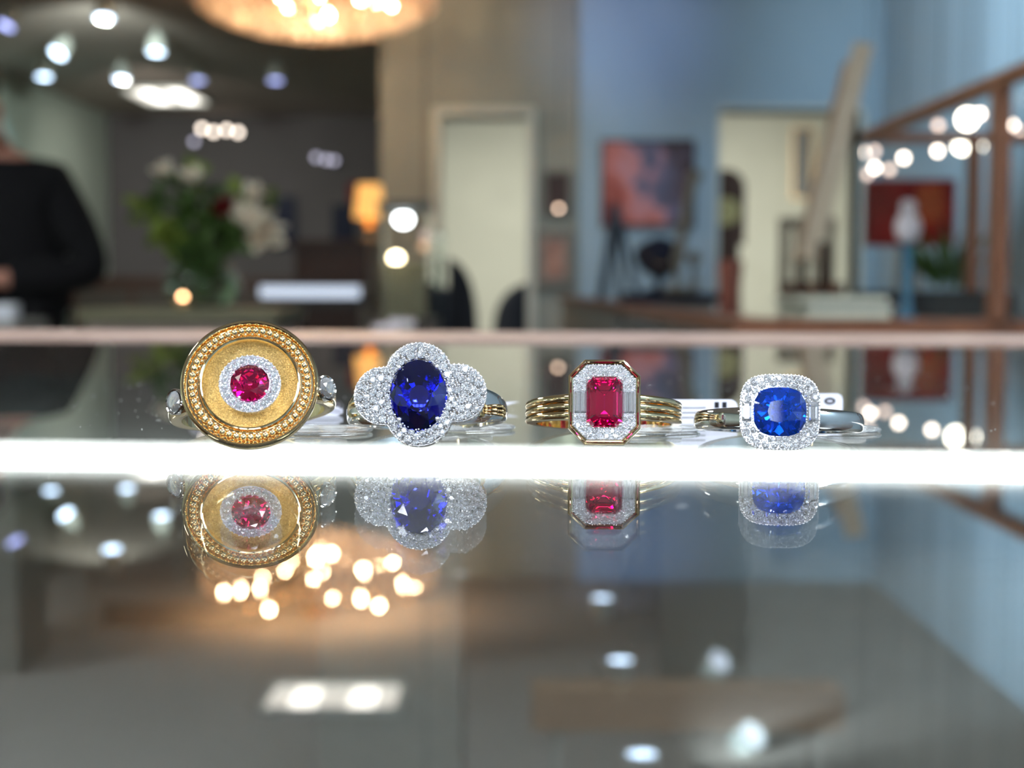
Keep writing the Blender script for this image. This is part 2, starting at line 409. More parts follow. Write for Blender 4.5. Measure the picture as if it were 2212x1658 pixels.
# rectangular ceiling panels
def panel(x0, x1, y0, y1, lab):
    r = thing('ceiling_panel_light', lab, 'ceiling light', ((x0 + x1) / 2, (y0 + y1) / 2, CEIL), group='rectangular panel lights')
    w, d = (x1 - x0) / 2, (y1 - y0) / 2
    G().box((-w, -d, -.03), (-w + .02, d, 0)).box((w - .02, -d, -.03), (w, d, 0)).box((-w, -d, -.03), (w, -d + .02, 0)).box((-w, d - .02, -.03), (w, d, 0)).build('frame', 'white_trim', r)
    G().box((-w + .02, -d + .02, -.012), (w - .02, d - .02, -.006)).build('diffuser', 'troffer', r)
    for s in (-.42, .42):
        G().box((w * s - .05, -d + .08, -.02), (w * s + .05, d - .08, -.0125)).build('tube', 'troffer_tube', r)
    return r
panel(-3.42, -2.82, 6.45, 7.5, 'rectangular panel light glowing over the far end of the shop')
panel(-1.03, -.45, 2.93, 3.37, 'rectangular panel light mirrored at the bottom of the glass counter')
for x, y in ((-1.75, -.35), (1.75, -.35), (-1.5, -2.3), (1.5, -2.3), (0.1, .55), (-2.6, 1.4)):  # extra panels added out of view to brighten rings and gems
    r = panel(x - .35, x + .35, y - .5, y + .5, 'rectangular panel light added in the ceiling out of view to brighten the rings')
    for ch in r.children:
        if ch.name.startswith('diffuser'):
            m = M.get('troffer_added') or mat('troffer_added', (1, 1, 1), .4, 0, 0, emit=(0.90, 0.96, 1.0), es=30)
            ch.data.materials[0] = m

# ------------------------------------------------------------------ chandelier
random.seed(4)
CX = P(683, 60, 4.0).x
ch = thing('chandelier', 'round crystal chandelier glowing warm orange under the ceiling', 'chandelier', (CX, 4.0, CEIL))
G().lathe([(0, 0), (.09, 0), (.09, -.02), (.05, -.04), (0, -.04)], 28, caps=False).build('canopy', 'brass', ch, 40)
G().tube([(0, 0, -.03), (0, 0, -.30)], .012, 10).build('rod', 'brass', ch, 40)
g = G()
for rr, z in ((.60, -.16), (.58, -.28), (.42, -.16), (.24, -.30)):
    g.tube([(rr * math.cos(a), rr * math.sin(a), z) for a in [2 * PI * k / 48 for k in range(48)]], .007, 6, True)
for k in range(6):
    a = PI * k / 6; g.tube([(.6 * math.cos(a), .6 * math.sin(a), -.13), (-.6 * math.cos(a), -.6 * math.sin(a), -.13)], .005, 6)
g.build('frame', 'brass', ch, 40)
lamp('POINT', 'chandelier_glow', (CX, 8.0, CEIL - .30), 9, (1.0, 0.66, 0.38), .03)
for rr, n in ((.50, 12), (.32, 8), (.14, 4)):
    for k in range(n):
        a = 2 * PI * (k + .35 * (rr > .4)) / n + random.uniform(-.1, .1)
        x, y = rr * math.cos(a), rr * math.sin(a)
        bz_ = random.choice((-.13, -.20, -.27))
        b = G().lathe([(.001, .03), (.010, .02), (.014, 0), (.012, -.012), (.001, -.02)], 8, Matrix.Translation((x, y, bz_))).build('bulb', 'bulb_warm', ch, 60)
        G().tube([(x, y, bz_ + .03), (x, y, -.10)], .006, 8).build('socket', 'brass', b, 40)
cr = G()
def drop(g, x, y, z, r, h):
    g.lathe([(.0005, h * .5), (r * .7, h * .22), (r, 0), (r * .7, -h * .22), (.0005, -h * .5)], 6, Matrix.Translation((x, y, z)))
nc = 0; rest = G()
for rr, n, z0 in ((.60, 60, -.265), (.54, 52, -.30), (.46, 44, -.34), (.32, 28, -.385), (.16, 14, -.41)):
    for k in range(n):
        a = 2 * PI * k / n
        x, y = rr * math.cos(a), rr * math.sin(a)
        if nc < 100:
            g = G(); drop(g, x, y, z0, .024, .07); g.build('crystal_drop', 'crystal', ch); nc += 1
        else: drop(rest, x, y, z0, .024, .07)
        drop(rest, x, y, z0 + .05, .02, .034)
        for q_ in range(1): drop(rest, x, y, z0 + .085 + q_ * .035, .02, .034)
s_ = rest.build('crystal_beads', 'crystal', ch); s_['kind'] = 'stuff'

# ------------------------------------------------------------------ far end of the shop
r = thing('table_lamp', 'table lamp with a glowing orange shade before the grey wall', 'lamp', (P(798, 430, 4.25).x, 4.25, P(798, 520, 4.25).z))
zt = P(798, 398, 4.25).z - r.location.z; zb = P(798, 470, 4.25).z - r.location.z
G().lathe([(.088, zb), (.066, zt), (.064, zt), (.086, zb)], 28, caps=False).build('lamp_shade', 'lamp_shade', r, 40)
G().lathe([(0, 0), (.06, 0), (.06, .012), (.02, .02), (.012, .05), (.03, .08), (.012, .11), (.008, zb + .02), (0, zb + .02)], 20, caps=False).build('base', 'brass', r, 40)
G().ball((0, 0, zb + .04), .025).build('bulb', 'puck_warm', r, 60)
zc = r.location.z
r = thing('lamp_cabinet', 'dark wooden cabinet carrying the orange table lamp', 'cabinet', (-.98, 4.25, 0))
G().box((-.2, -.2, 0), (.2, .2, zc - .03)).build('body', 'dark_wood', r)
G().box((-.22, -.22, zc - .03), (.22, .22, zc)).build('top', 'dark_wood', r)
G().box((-.17, -.215, .1), (.17, -.2, zc - .1)).build('door', 'dark_wood', r)

a = P(225, 590, 6.6); b = P(560, 600, 6.6)
r = thing('sideboard', 'long dark sideboard against the dark far wall', 'sideboard', (-2.55, 7.1, 0))
G().box((-1.45, -.3, 0), (1.3, .3, 1.02)).build('body', 'dark_wood', r)
G().box((-1.5, -.33, 1.02), (1.35, .33, 1.08)).build('top', 'dark_wood', r)
for k in range(5): 
    d_ = G().box((-1.4 + k * .53, -.315, .12), (-.92 + k * .53, -.3, .96)).build('door', 'dark_laminate', r)
    G().ball((-.96 + k * .53, -.325, .6), .014).build('knob', 'brass', d_, 60)
def plaque(px0, px1, py0, py1, D, m, name, lab, cat, th=.03):
    p = P(px0, py1, D); q = P(px1, py0, D)
    r = thing(name, lab, cat, ((p.x + q.x) / 2, D, (p.z + q.z) / 2))
    w, h = (q.x - p.x) / 2, (q.z - p.z) / 2
    G().box((-w, -th, -h), (w, 0, h)).build('panel', m, r)
    e = .012
    G().box((-w - e, -th - .005, -h - e), (-w, 0, h + e)).box((w, -th - .005, -h - e), (w + e, 0, h + e)).box((-w, -th - .005, h), (w, 0, h + e)).box((-w, -th - .005, -h - e), (w, 0, -h)).build('frame', 'black_metal', r)
    return r
plaque(585, 640, 425, 535, YF - .01, 'navy', 'dark_poster', 'small navy poster on the dark far wall right of the flowers', 'poster')
plaque(722, 768, 445, 590, 6.8, 'navy', 'display_board', 'upright dark navy board left of the orange lamp', 'board', .05)
G_ = G().box((P(722, 0, 6.8).x, 6.77, 0), (P(768, 0, 6.8).x, 6.8, P(740, 592, 6.8).z)).build('plinth', 'dark_wood'); tag(G_, 'dark plinth under the upright navy board', 'plinth')
plaque(752, 790, 395, 440, YF - .001, 'brick_red', 'red_sign', 'small dark red sign behind the orange lamp shade', 'sign', .03)
# little lights on the dark wall; the four warm ones are reflections built as lamps
mm = mat('warm_glow', (1, 1, 1), .4, 0, 0, emit=(1.0, 0.85, 0.72), es=7)  # own glow for the discs that stand for reflections
mv = mat('wall_light_violet', (1, 1, 1), .4, 0, 0, emit=(0.62, 0.60, 0.85), es=1.6)
for i, (px, py, m, lab) in enumerate(((437, 278, 'w', 'leftmost of the four warm discs standing for reflections high on the dark wall'), (462, 285, 'w', 'second from left of the four warm discs standing for reflections high on the dark wall'),
        (490, 281, 'w', 'third from left of the four warm discs standing for reflections high on the dark wall'), (515, 286, 'w', 'rightmost of the four warm discs standing for reflections high on the dark wall'),
        (420, 306, 'v', 'single pale wall light below the four warm ones'), (683, 340, 'v', 'left one of the faint violet wall lights'),
        (705, 345, 'v', 'middle one of the faint violet wall lights'), (722, 347, 'v', 'right one of the faint violet wall lights'))):
    p = P(px, py, YF - .07)
    r = thing('wall_glow', lab, 'wall light', p, group='small lights on the dark far wall')
    G().lathe([(0, -.012), (.034, -.012), (.034, .07), (0, .07)], 14, Matrix.Rotation(-PI / 2, 4, 'X'), caps=False).build('housing', 'black_metal', r, 40)
    G().lathe([(0, -.018), (.028, -.018), (.028, -.0125), (0, -.0125)], 14, Matrix.Rotation(-PI / 2, 4, 'X'), caps=False).build('lens', mm if m == 'w' else mv, r, 40)

# light-edged glass case in the middle distance
p = P(572, 645, 3.5); q = P(768, 618, 3.5)
r = thing('glass_showcase', 'low dark showcase with a bluish lit top edge', 'showcase', ((p.x + q.x) / 2, 3.5, 0))
w = (q.x - p.x) / 2 + .02; zt = q.z
G().box((-w, 0, .1), (w, .5, zt - .10)).build('body', 'dark_wood', r)
G().box((-w + .03, .03, 0), (w - .03, .47, .1)).build('plinth', 'black_metal', r)
G().box((-w, .0, zt - .012), (w, .5, zt)).build('glass_top', 'clear_glass', r)
G().box((-w, -.01, zt - .052), (w, .0, zt - .0)).build('light_strip', 'led_blue', r)
G().box((-w, .48, zt - .10), (w, .5, zt - .012)).build('back_panel', 'dark_laminate', r)
G().box((-w, 0.02, zt - .10), (w, .03, zt - .055)).build('rail', 'dark_laminate', r)

# showcase with the flowers on it
ft = P(380, 668, 2.2)
x0, x1 = P(165, 680, 2.2).x, P(598, 680, 2.2).x
r = thing('flower_showcase', 'olive-topped showcase carrying the vase of flowers', 'showcase', ((x0 + x1) / 2, 2.2, 0))
w = (x1 - x0) / 2
mat('taupe', srgb(140, 128, 120), .6, 0, .06); mat('taupe_door', srgb(124, 108, 100), .6, 0, .06)
G().box((-w + .02, .02, .08), (w - .02, .58, ft.z - .04)).build('body', 'taupe', r)
G().box((-w + .05, .05, 0), (w - .05, .55, .08)).build('plinth', 'black_metal', r)
G().box((-w, 0, ft.z - .035), (w, .6, ft.z)).build('top', 'olive_laminate', r)
for k in (-1, 1):
    d_ = G().box((k * w / 2 - w * .44, .005, .14), (k * w / 2 + w * .44, .02, ft.z - .12)).build('door', 'taupe_door', r)
    G().tube([(k * .03, -.005, .5), (k * .03, -.005, .62)], .006, 8).build('handle', 'brass', d_, 40)
vx = P(437, 600, 2.45).x; VY = 2.45; vz = ft.z
r = thing('glass_vase', 'clear round glass vase holding the bouquet', 'vase', (vx, VY, vz))
G().lathe([(0, 0), (.085, 0), (.115, .035), (.122, .075), (.10, .12), (.075, .150), (.085, .168), (.080, .168), (.070, .150), (.094, .12), (.115, .075), (.108, .04), (.08, .008), (0, .008)], 36, caps=False).build('glass', 'vase_glass', r, 40)
G().lathe([(0, .012), (.078, .012), (.105, .042), (.111, .075), (.092, .11), (0, .11)], 30, caps=False).build('water', 'water', r, 40)
def leaf(g, base, tip, w, bend=.0):
    base, tip = Vector(base), Vector(tip); d = tip - base; L = d.length; d.normalize()
    s = d.cross(Vector((random.uniform(-1, 1), random.uniform(-1, 1), random.uniform(-.3, 1)))).normalized(); n = s.cross(d)
    v = []; k = 6
    for i in range(k + 1):
        t = i / k; ww = w * math.sin(PI * min(1, t * .92 + .06)) ** .8
        c = base + d * L * t + n * bend * math.sin(PI * t)
        v += [c - s * ww, c + n * ww * .25, c + s * ww]
    f = []
    for i in range(k):
        for j in (0, 1): f.append((i * 3 + j, i * 3 + j + 1, i * 3 + j + 4, i * 3 + j + 3))
    g.add(v, f)
neck = Vector((vx, VY, vz + .12))
foliage_spots = [(300, 440, 1), (320, 470, 1), (345, 420, 0), (330, 500, 1), (375, 370, 0), (395, 395, 0), (430, 350, 1), (440, 400, 0), (350, 520, 0), (400, 470, 0),
                 (430, 520, 0), (380, 540, 0), (470, 500, 0), (500, 470, 0), (510, 520, 0), (470, 400, 0), (525, 395, 1), (585, 430, 1), (450, 450, 0), (390, 500, 0), (530, 500, 0), (415, 430, 0), (480, 545, 0), (440, 560, 0), (395, 575, 0)]
for i, (px, py, lt) in enumerate(foliage_spots):
    random.seed(i)
    tp = P(px, py, VY + random.uniform(-.10, .12))
    r = thing('foliage_sprig', ('light green leafy sprig in the vase bouquet' if lt else 'dark green leafy sprig in the vase bouquet'), 'sprig', neck,
              group='light green sprigs in the bouquet' if lt else 'dark green sprigs in the bouquet')
    lp = tp - neck
    G().tube([(0, 0, -.09), tuple(lp * .5 + Vector((0, 0, -.01))), tuple(lp)], [.003, .003, .002], 6).build('stem', 'leaf', r, 50)
    g = G()
    for k in range(11):
        t_ = random.uniform(.5, 1.0); b_ = lp * t_
        dr = Vector((random.gauss(0, 1), random.gauss(0, 1), random.gauss(.2, .8))).normalized()
        leaf(g, b_, b_ + dr * random.uniform(.045, .075), random.uniform(.012, .022), .01)
    g.build('leaves', 'leaf_light' if lt else 'leaf', r, 60)
for i, (px, py, s, lab) in enumerate(((520, 480, 1.15, 'white lily facing right in the bouquet, the topmost of the big pair'), (555, 505, 1.25, 'large white lily hanging at the right of the bouquet'),
                                 (540, 525, .9, 'small white lily lowest at the right of the bouquet'),
                                 (345, 375, .7, 'pale blush lily at the upper left of the bouquet'), (405, 385, .7, 'cream bloom at the top middle of the bouquet'), (538, 425, .75, 'creamy half-open lily above the big right one'))):
    random.seed(90 + i); tp = P(px, py, VY - .06); lp = tp - neck
    r = thing('lily', lab, 'flower', neck, group='pale lilies of the bouquet')
    out = (lp + Vector((0, -.12, .02))).normalized()
    G().tube([(0, 0, -.09), tuple(lp * .55), tuple(lp)], .0028, 6).build('stem', 'leaf', r, 50)
    q = out.to_track_quat('Z', 'Y')
    for k in range(6):
        a = 2 * PI * k / 6
        g = G(); e = q @ Vector((math.cos(a) * .055, math.sin(a) * .055, .05)) * s
        leaf(g, lp, lp + e, .021 * s, .012); g.build('petal', 'lily', r, 70)
    g = G()
    for k in range(5):
        a = 2 * PI * k / 5; g.tube([tuple(lp), tuple(lp + q @ Vector((math.cos(a) * .012, math.sin(a) * .012, .045)) * s)], .0016, 5)
    g.build('stamens', 'stamen', r, 50)
tp = P(478, 440, VY - .05); lp = tp - neck
r = thing('rose', 'dark red rose in the right half of the bouquet', 'flower', neck)
G().tube([(0, 0, -.09), tuple(lp * .5), tuple(lp)], .003, 6).build('stem', 'leaf', r, 50)
g = G()
for k in range(5):
    g.lathe([(.006 + .006 * k, -.02), (.014 + .007 * k, -.008), (.016 + .006 * k, .014 - .003 * k)], 14, Matrix.Translation(lp) @ Matrix.Rotation(R_(40), 4, 'X') @ Matrix.Rotation(k, 4, 'Z'), caps=False)
g.build('petals', 'rose', r, 60)
p = P(395, 655, 2.3)
r = thing('tea_light', 'small warm tea light at the foot of the glass vase', 'candle', (P(395, 655, 2.28).x, 2.28, ft.z))
G().lathe([(0, 0), (.022, 0), (.024, .03), (.021, .03), (.020, .006), (0, .006)], 18, caps=False).build('cup', 'brass', r, 40)
G().ball((0, 0, .03), .009, sc_=(1, 1, 1.5)).build('flame', mat('flame', (1, 1, 1), .5, 0, 0, emit=(1, .55, .25), es=16), r, 60)

# glass display cabinet with two puck lights
DX = P(872, 560, 2.0).x
p = P(800, 720, 2.0); q = P(940, 440, 2.0)
gz = .93
r = thing('glass_cabinet', 'narrow glass display cabinet left of the lit doorway', 'cabinet', (DX, 2.0, 0))
w = .065; zt = P(870, 452, 2.0).z
G().box((-w - .02, -.02, .06), (w + .02, .20, gz)).build('body', 'dark_laminate', r)
G().box((-w, .0, 0), (w, .18, .06)).build('plinth', 'black_metal', r)
G().box((-w, 0, gz), (-w + .005, .18, zt)).box((w - .005, 0, gz), (w, .18, zt)).box((-w + .005, 0, gz), (w - .005, .005, zt)).build('glass_panes', 'clear_glass', r)
G().box((-w - .003, -.003, zt), (w + .003, .183, zt + .02)).build('top', 'rail_metal', r)
G().box((-w + .006, .02, gz + .14), (w - .006, .17, gz + .144)).build('shelf', 'clear_glass', r)
G().box((-w + .006, .165, gz), (w - .006, .175, gz + .15)).build('back_panel', 'olive_laminate', r)
r2 = thing('puck_light', 'white puck light under the top of the narrow glass cabinet', 'lamp', (P(870, 473, 2.02).x, 2.03, P(870, 473, 2.02).z))
G().ball((0, 0, 0), .022, sc_=(1, 1, .8)).build('lens', 'puck_white', r2, 60)
G().tube([(0, 0, .012), (0, 0, zt - r2.location.z)], .014, 12).build('mount', 'rail_metal', r2, 50)
r2 = thing('puck_light', 'warm puck light on the shelf of the narrow glass cabinet', 'lamp', (P(852, 557, 2.02).x, 2.05, gz + .158))
r2.location.z = P(852, 557, 2.05).z
G().ball((0, 0, 0), .017, sc_=(1, 1, .8)).build('lens', 'puck_warm', r2, 60)
G().tube([(0, 0, -.008), (0, 0, gz + .144 - r2.location.z)], .012, 12).build('mount', 'rail_metal', r2, 50)
for px, py, m, lab in ((921, 508, 'wall_light_violet', 'pinkish glass bauble, upper one by the cabinet edge'), (916, 532, 'warm_glow', 'orange glass bauble, lower one by the cabinet edge')):
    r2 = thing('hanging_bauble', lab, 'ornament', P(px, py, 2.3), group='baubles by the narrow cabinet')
    G().ball((0, 0, 0), .014).build('ball', mat('bauble_' + str(px), srgb(200, 150, 110), .2, .6, 0, emit=(1.0, .62, .36) if px == 916 else (.9, .7, .7), es=.9), r2, 60)  # ball glows by its own emission, though it is no lamp
    G().tube([(0, 0, .01), (0, 0, CEIL - P(px, py, 2.3).z)], .0012, 5).build('thread', 'black_metal', r2, 50)
r = thing('glass_screen', 'upright green-edged glass panel beside the doorway', 'glass panel', (P(950, 600, 2.4).x, 2.4, 0))
zz = P(950, 500, 2.4).z
G().box((-.012, 0, .03), (.012, .35, zz)).build('pane', mat('screen_glass', (.8, .92, .9), .0, 0, 0, trans=1, ior=1.4), r)
G().box((-.03, -.01, 0), (.03, .36, .03)).build('foot', 'rail_metal', r)

# small showcase articles on top between cabinet and trim
for px, lab in ((835, 'small pale gift box left of the tall white one'), (868, 'pale gift box right beside the glass cabinet')):
    p = P(px, 700, 1.2)
    r = thing('gift_box', lab, 'box', (p.x, 1.2, 0), group='pale boxes before the glass cabinet')
    h = P(px, 690 if px > 840 else 700, 1.2).z
    pz = .93
    G().box((-.018, -.015, pz), (.018, .015, h - .008)).build('box', 'grey_laminate', r)
    G().box((-.020, -.017, h - .008), (.020, .017, h)).build('lid', 'white_ceramic', r)
r = thing('display_plinth', 'grey plinth under the pale gift boxes', 'plinth', (P(850, 700, 1.2).x, 1.2, 0))
G().box((-.11, -.09, 0), (.11, .09, .905)).build('body', 'grey_laminate', r)
G().box((-.12, -.1, .905), (.12, .1, .93)).build('top', 'dark_wood', r)

# round-backed dark chairs by the doorway
def tub_chair(px, py, D, rz, wd_, lab):
    x = P(px, 600, D).x; top = P(px, py, D).z
    r = thing('round_back_chair', lab, 'chair', (x, D, 0), rz, group='dark chairs before the lit doorway')
    G().lathe([(0, .42), (wd_, .42), (wd_ * 1.03, .47), (wd_ * .9, .52), (0, .53)], 24, caps=False).build('seat', 'seat_fabric', r, 50)
    v = []; f = []; n = 20; m = 8
    for side in (0, 1):
        for i in range(n + 1):
            a = PI * i / n
            for j in range(m + 1):
                t_ = j / m
                hh = .45 + (top - .45) * t_ * (math.sin(a) ** .6 * .92 + .08)
                rr = wd_ * (1.06 + .10 * t_) + side * .045
                v.append((rr * math.cos(a), rr * math.sin(a), hh))
    for side in (0, 1):
        for i in range(n):
            for j in range(m):
                k = side * (n + 1) * (m + 1); q = k + i * (m + 1) + j; f.append((q, q + 1, q + m + 2, q + m + 1))
    o_ = (n + 1) * (m + 1)
    for i in range(n):
        q = i * (m + 1) + m; f.append((q, q + m + 1, q + m + 1 + o_, q + o_))
        q = i * (m + 1); f.append((q, q + m + 1, q + m + 1 + o_, q + o_))
    for i in (0, n):
        for j in range(m): q = i * (m + 1) + j; f.append((q, q + 1, q + 1 + o_, q + o_))
    G().add(v, f).build('backrest', 'seat_fabric', r, 50)
    for sx in (-1, 1):
        for sy in (-1, 1): G().tube([(sx * wd_ * .7, sy * wd_ * .7, .42), (sx * wd_ * .85, sy * wd_ * .85, 0)], [.018, .012], 8).build('leg', 'dark_wood', r, 40)
    return r
tub_chair(922, 552, 3.3, R_(-15), .15, 'dark round-backed chair at the left jamb of the lit doorway')
tub_chair(1180, 608, 5.0, R_(10), .26, 'black round-backed chair just inside the lit doorway, cut by its right jamb')

# framed pictures on the grey wall
def picture(px0, px1, py0, py1, D, mpr, mfr, lab, fw=.02, mount=None):
    p = P(px0, py1, D); q = P(px1, py0, D); w, h = (q.x - p.x) / 2, (q.z - p.z) / 2
    r = thing('framed_picture', lab, 'picture', ((p.x + q.x) / 2, D, (p.z + q.z) / 2))
    G().box((-w, -.025, -h), (-w + fw, 0, h)).box((w - fw, -.025, -h), (w, 0, h)).box((-w + fw, -.025, h - fw), (w - fw, 0, h)).box((-w + fw, -.025, -h), (w - fw, 0, -h + fw)).build('frame', mfr, r)
    if mount: G().box((-w + fw, -.012, -h + fw), (w - fw, 0, h - fw)).build('mount', mount, r)
    k = .05 if mount else fw
    G().box((-w + k, -.016, -h + k), (w - k, -.002, h - k)).build('print', mpr, r)
    return r
picture(1172, 1236, 368, 466, 4.49, 'print_dark', 'frame_grey', 'small dark framed picture, the upper one on the grey wall')
picture(1156, 1240, 498, 620, 4.49, 'print_pink', 'frame_grey', 'grey framed pink print, the lower one on the grey wall', .03, 'grey_laminate')
r = thing('glowing_bauble', 'small warm glowing ball in front of the upper wall picture', 'light', P(1207, 450, 4.0))
G().ball((0, 0, 0), .012).build('ball', mat('glow', (1, 1, 1), .4, 0, 0, emit=(1, .70, .5), es=6), r, 60)
G().tube([(0, 0, .01), (0, 0, CEIL - r.location.z)], .002, 5).build('cord', 'black_metal', r, 40)
# painting on the blue wall
r = picture(1297, 1500, 302, 490, 4.44, 'abstract_canvas', 'print_dark', 'large pink, red and dark abstract painting on the blue wall', .012)

# objects under the painting
def zt_(px, py, D): return P(px, py, D).z
r = thing('easel', 'dark slanted easel standing below the painting', 'easel', (P(1350, 600, 3.95).x, 3.95, 0))
o = r.location
def loc(px, py, D): return tuple(P(px, py, D) - r.location)
foot = P(1290, 700, 3.95) - P(1325, 470, 3.95); top = P(1330, 440, 3.95) - o; k = (o.z + top.z) / foot.z
G().tube([tuple(top), tuple(top - foot * (top.z / foot.z))], [.024, .024], 6).build('leg', 'slate', r, 40)
G().tube([tuple(top), (top.x + .35, .05, 0)], .016, 6).build('leg', 'slate', r, 40)
G().tube([tuple(top), (top.x + .1, .45, 0)], .016, 6).build('leg', 'slate', r, 40)
G().box((top.x - .08, -.05, .75), (top.x + .3, -.02, .79)).build('ledge', 'slate', r)

r = thing('bust_form', 'dark navy jewellery bust on the far counter below the painting', 'display bust', (P(1425, 560, 3.4).x, 3.4, P(1425, 632, 3.4).z))
zz = P(1425, 512, 3.4).z - r.location.z
G().lathe([(0, 0), (.07, 0), (.07, .015), (.02, .02), (.015, .06), (.07, .09), (.105, .13), (.115, .18), (.09, .215), (.04, zz - .01), (.035, zz), (0, zz)], 24, Matrix.Diagonal((1, .6, 1, 1)), caps=False).build('bust', 'navy', r, 50)
G().tube([(.05 * math.cos(a), -.055 + .0 * a, .16 + .04 * math.sin(a)) for a in [PI + PI * k / 10 for k in range(11)]], .004, 6).build('necklace', 'brass', r, 50)
cz = r.location.z
r = thing('far_counter', 'grey-blue counter under the painting with a dark top', 'counter', (P(1440, 640, 3.4).x, 3.4, 0))
w = (P(1530, 640, 3.3).x - P(1345, 640, 3.3).x) / 2
G().box((-w, -.2, 0), (w, .25, cz - .04)).build('body', 'grey_laminate', r)
G().box((-w - .02, -.22, cz - .04), (w + .02, .27, cz)).build('top', 'navy', r)
r = thing('pale_stand', 'pale slanted wooden stand arm in front of the painting', 'stand', (P(1470, 600, 3.2).x, 3.28, cz))
a1 = P(1462, 570, 3.28) - r.location; a2 = P(1497, 385, 3.28) - r.location
G().tube([tuple(a1), tuple(a2)], [.024, .020], 8).build('arm', 'grey_wood', r, 40)
G().ball(tuple(a2 + Vector((.01, 0, .01))), .034, sc_=(1, .6, .8)).build('head', 'grey_wood', r, 60)
G().lathe([(0, 0), (.06, 0), (.06, .02), (.015, .03), (.015, a1.z + .0), (0, a1.z)], 16, Matrix.Translation((a1.x, 0, 0)), caps=False).build('base', 'grey_wood', r, 40)
r = thing('pale_knob_ornament', 'small pale round ornament right of the navy bust', 'ornament', (P(1505, 555, 3.35).x, 3.4, cz))
G().ball((0, 0, P(1505, 557, 3.4).z - cz), .032).build('ball', 'grey_wood', r, 60)
G().tube([(0, 0, 0), (0, 0, P(1505, 565, 3.4).z - cz)], [.022, .008], 10).build('stand', 'grey_wood', r, 40)

# grandfather clock in the back room
ck = thing('grandfather_clock', 'dark longcase clock with a yellowish dial inside the right doorway', 'clock', (P(1562, 500, 5.0).x, 5.0, 0))
zt = P(1562, 368, 5.0).z; w = .125
G().box((-w, -.1, 0), (w, .12, .45)).build('base', 'dark_wood', ck)
G().box((-w + .03, -.08, .45), (w - .03, .10, zt - .48)).build('trunk', 'dark_wood', ck)
arc = [(-w, zt - .48), (w, zt - .48), (w, zt - .12)] + [(w * math.cos(a), zt - .12 + .12 * math.sin(a)) for a in [PI * k / 12 for k in range(1, 12)]] + [(-w, zt - .12)]
G().prism(arc, -.11, .12).build('hood', 'dark_wood', ck)
d_ = G().lathe([(0, 0), (.088, 0), (.088, .008), (0, .008)], 30, Matrix.Translation((0, -.112, zt - .27)) @ Matrix.Rotation(PI / 2, 4, 'X'), caps=False).build('dial', 'dial', ck, 40)
for a, l in ((.6, .05), (-1.9, .07)):
    G().tube([(0, -.124, zt - .27), (l * math.sin(a), -.124, zt - .27 + l * math.cos(a))], .003, 6).build('hand', 'black_metal', d_)
r = thing('terracotta_pot', 'reddish terracotta pedestal pot before the longcase clock', 'pot', (P(1577, 600, 4.1).x, 4.1, 0))
zt = P(1575, 562, 4.1).z
G().lathe([(0, 0), (.09, 0), (.075, .04), (.05, .2), (.05, zt - .3), (.062, zt - .28), (.058, zt - .16), (.066, zt - .05), (.07, zt), (.055, zt), (.05, zt - .08), (0, zt - .1)], 26, caps=False).build('pot', 'terracotta', r, 40)
# gilt frame in the back room (on its side wall)
r = picture(1708, 1758, 275, 430, 6.6, 'grey_laminate', 'brass', 'tall narrow gilt-framed mirror on the cream wall', .02)

# slatted wooden chair in the doorway
r = thing('slatted_chair', 'grey wooden slat-backed armchair beside the right doorway', 'chair', (P(1750, 600, 3.0).x, 3.0, 0))
zt = P(1745, 468, 3.0).z; zs = P(1745, 610, 3.0).z
w = .10
for sx in (-1, 1):
    G().tube([(sx * w, .09, 0), (sx * w, .07, zt)], .014, 8).build('leg', 'grey_wood', r, 40)
    G().tube([(sx * w, -.09, 0), (sx * w, -.09, zs)], .014, 8).build('leg', 'dark_wood', r, 40)
G().box((-w - .01, -.10, zs - .05), (w + .01, .09, zs)).build('seat', 'brown_wood', r)
g = G()
for k in range(6): g.box((-w + .02 + k * .032, .065, zs), (-w + .036 + k * .032, .078, zt - .02))
g.build('back_slats', 'grey_wood', r)
G().box((-w - .012, .05, zt - .04), (w + .012, .09, zt)).build('top_rail', 'grey_wood', r)
# leaning panel
r = thing('leaning_panel', 'tall pale wooden panel leaning steeply, seen nearly edge-on', 'panel', (0, 0, 0))
D = 2.2
b0 = P(1770, 640, D); t0 = P(1885, 105, D); dirv = (t0 - b0).normalized()
bl = b0 - dirv * (b0.z / dirv.z) * .12
side = Vector((.0, .16, 0)); th = dirv.cross(side).normalized() * .035
def slab(a, b, s, t):
    v = [a, b, b + s, a + s, a + t, b + t, b + s + t, a + s + t]
    return G().add([tuple(q) for q in v], [(0, 1, 2, 3), (4, 7, 6, 5), (0, 4, 5, 1), (1, 5, 6, 2), (2, 6, 7, 3), (3, 7, 4, 0)])
bb = Vector((bl.x, bl.y, bl.z)); lo_ = P(1768, 560, D)
slab(lo_, t0, side, th * .5).build('board', mat('board_wood', srgb(190, 160, 132), .5, 0, .08), r)
slab(lo_ - side * .02, t0 + dirv * .01 - side * .02, side * .03, th * 1.6).build('edge_strip', mat('edge_wood', srgb(224, 206, 180), .4, 0, .04), r)
foot = Vector((lo_.x - .02, lo_.y, 0))
G().tube([tuple(lo_ + dirv * .05), (lo_.x + .03, D, 0)], .016, 8).build('post', 'dark_wood', r, 40)
G().tube([tuple(lo_ + side + dirv * .05), (lo_.x + side.x + .05, D + .16, 0)], .016, 8).build('post', 'dark_wood', r, 40)
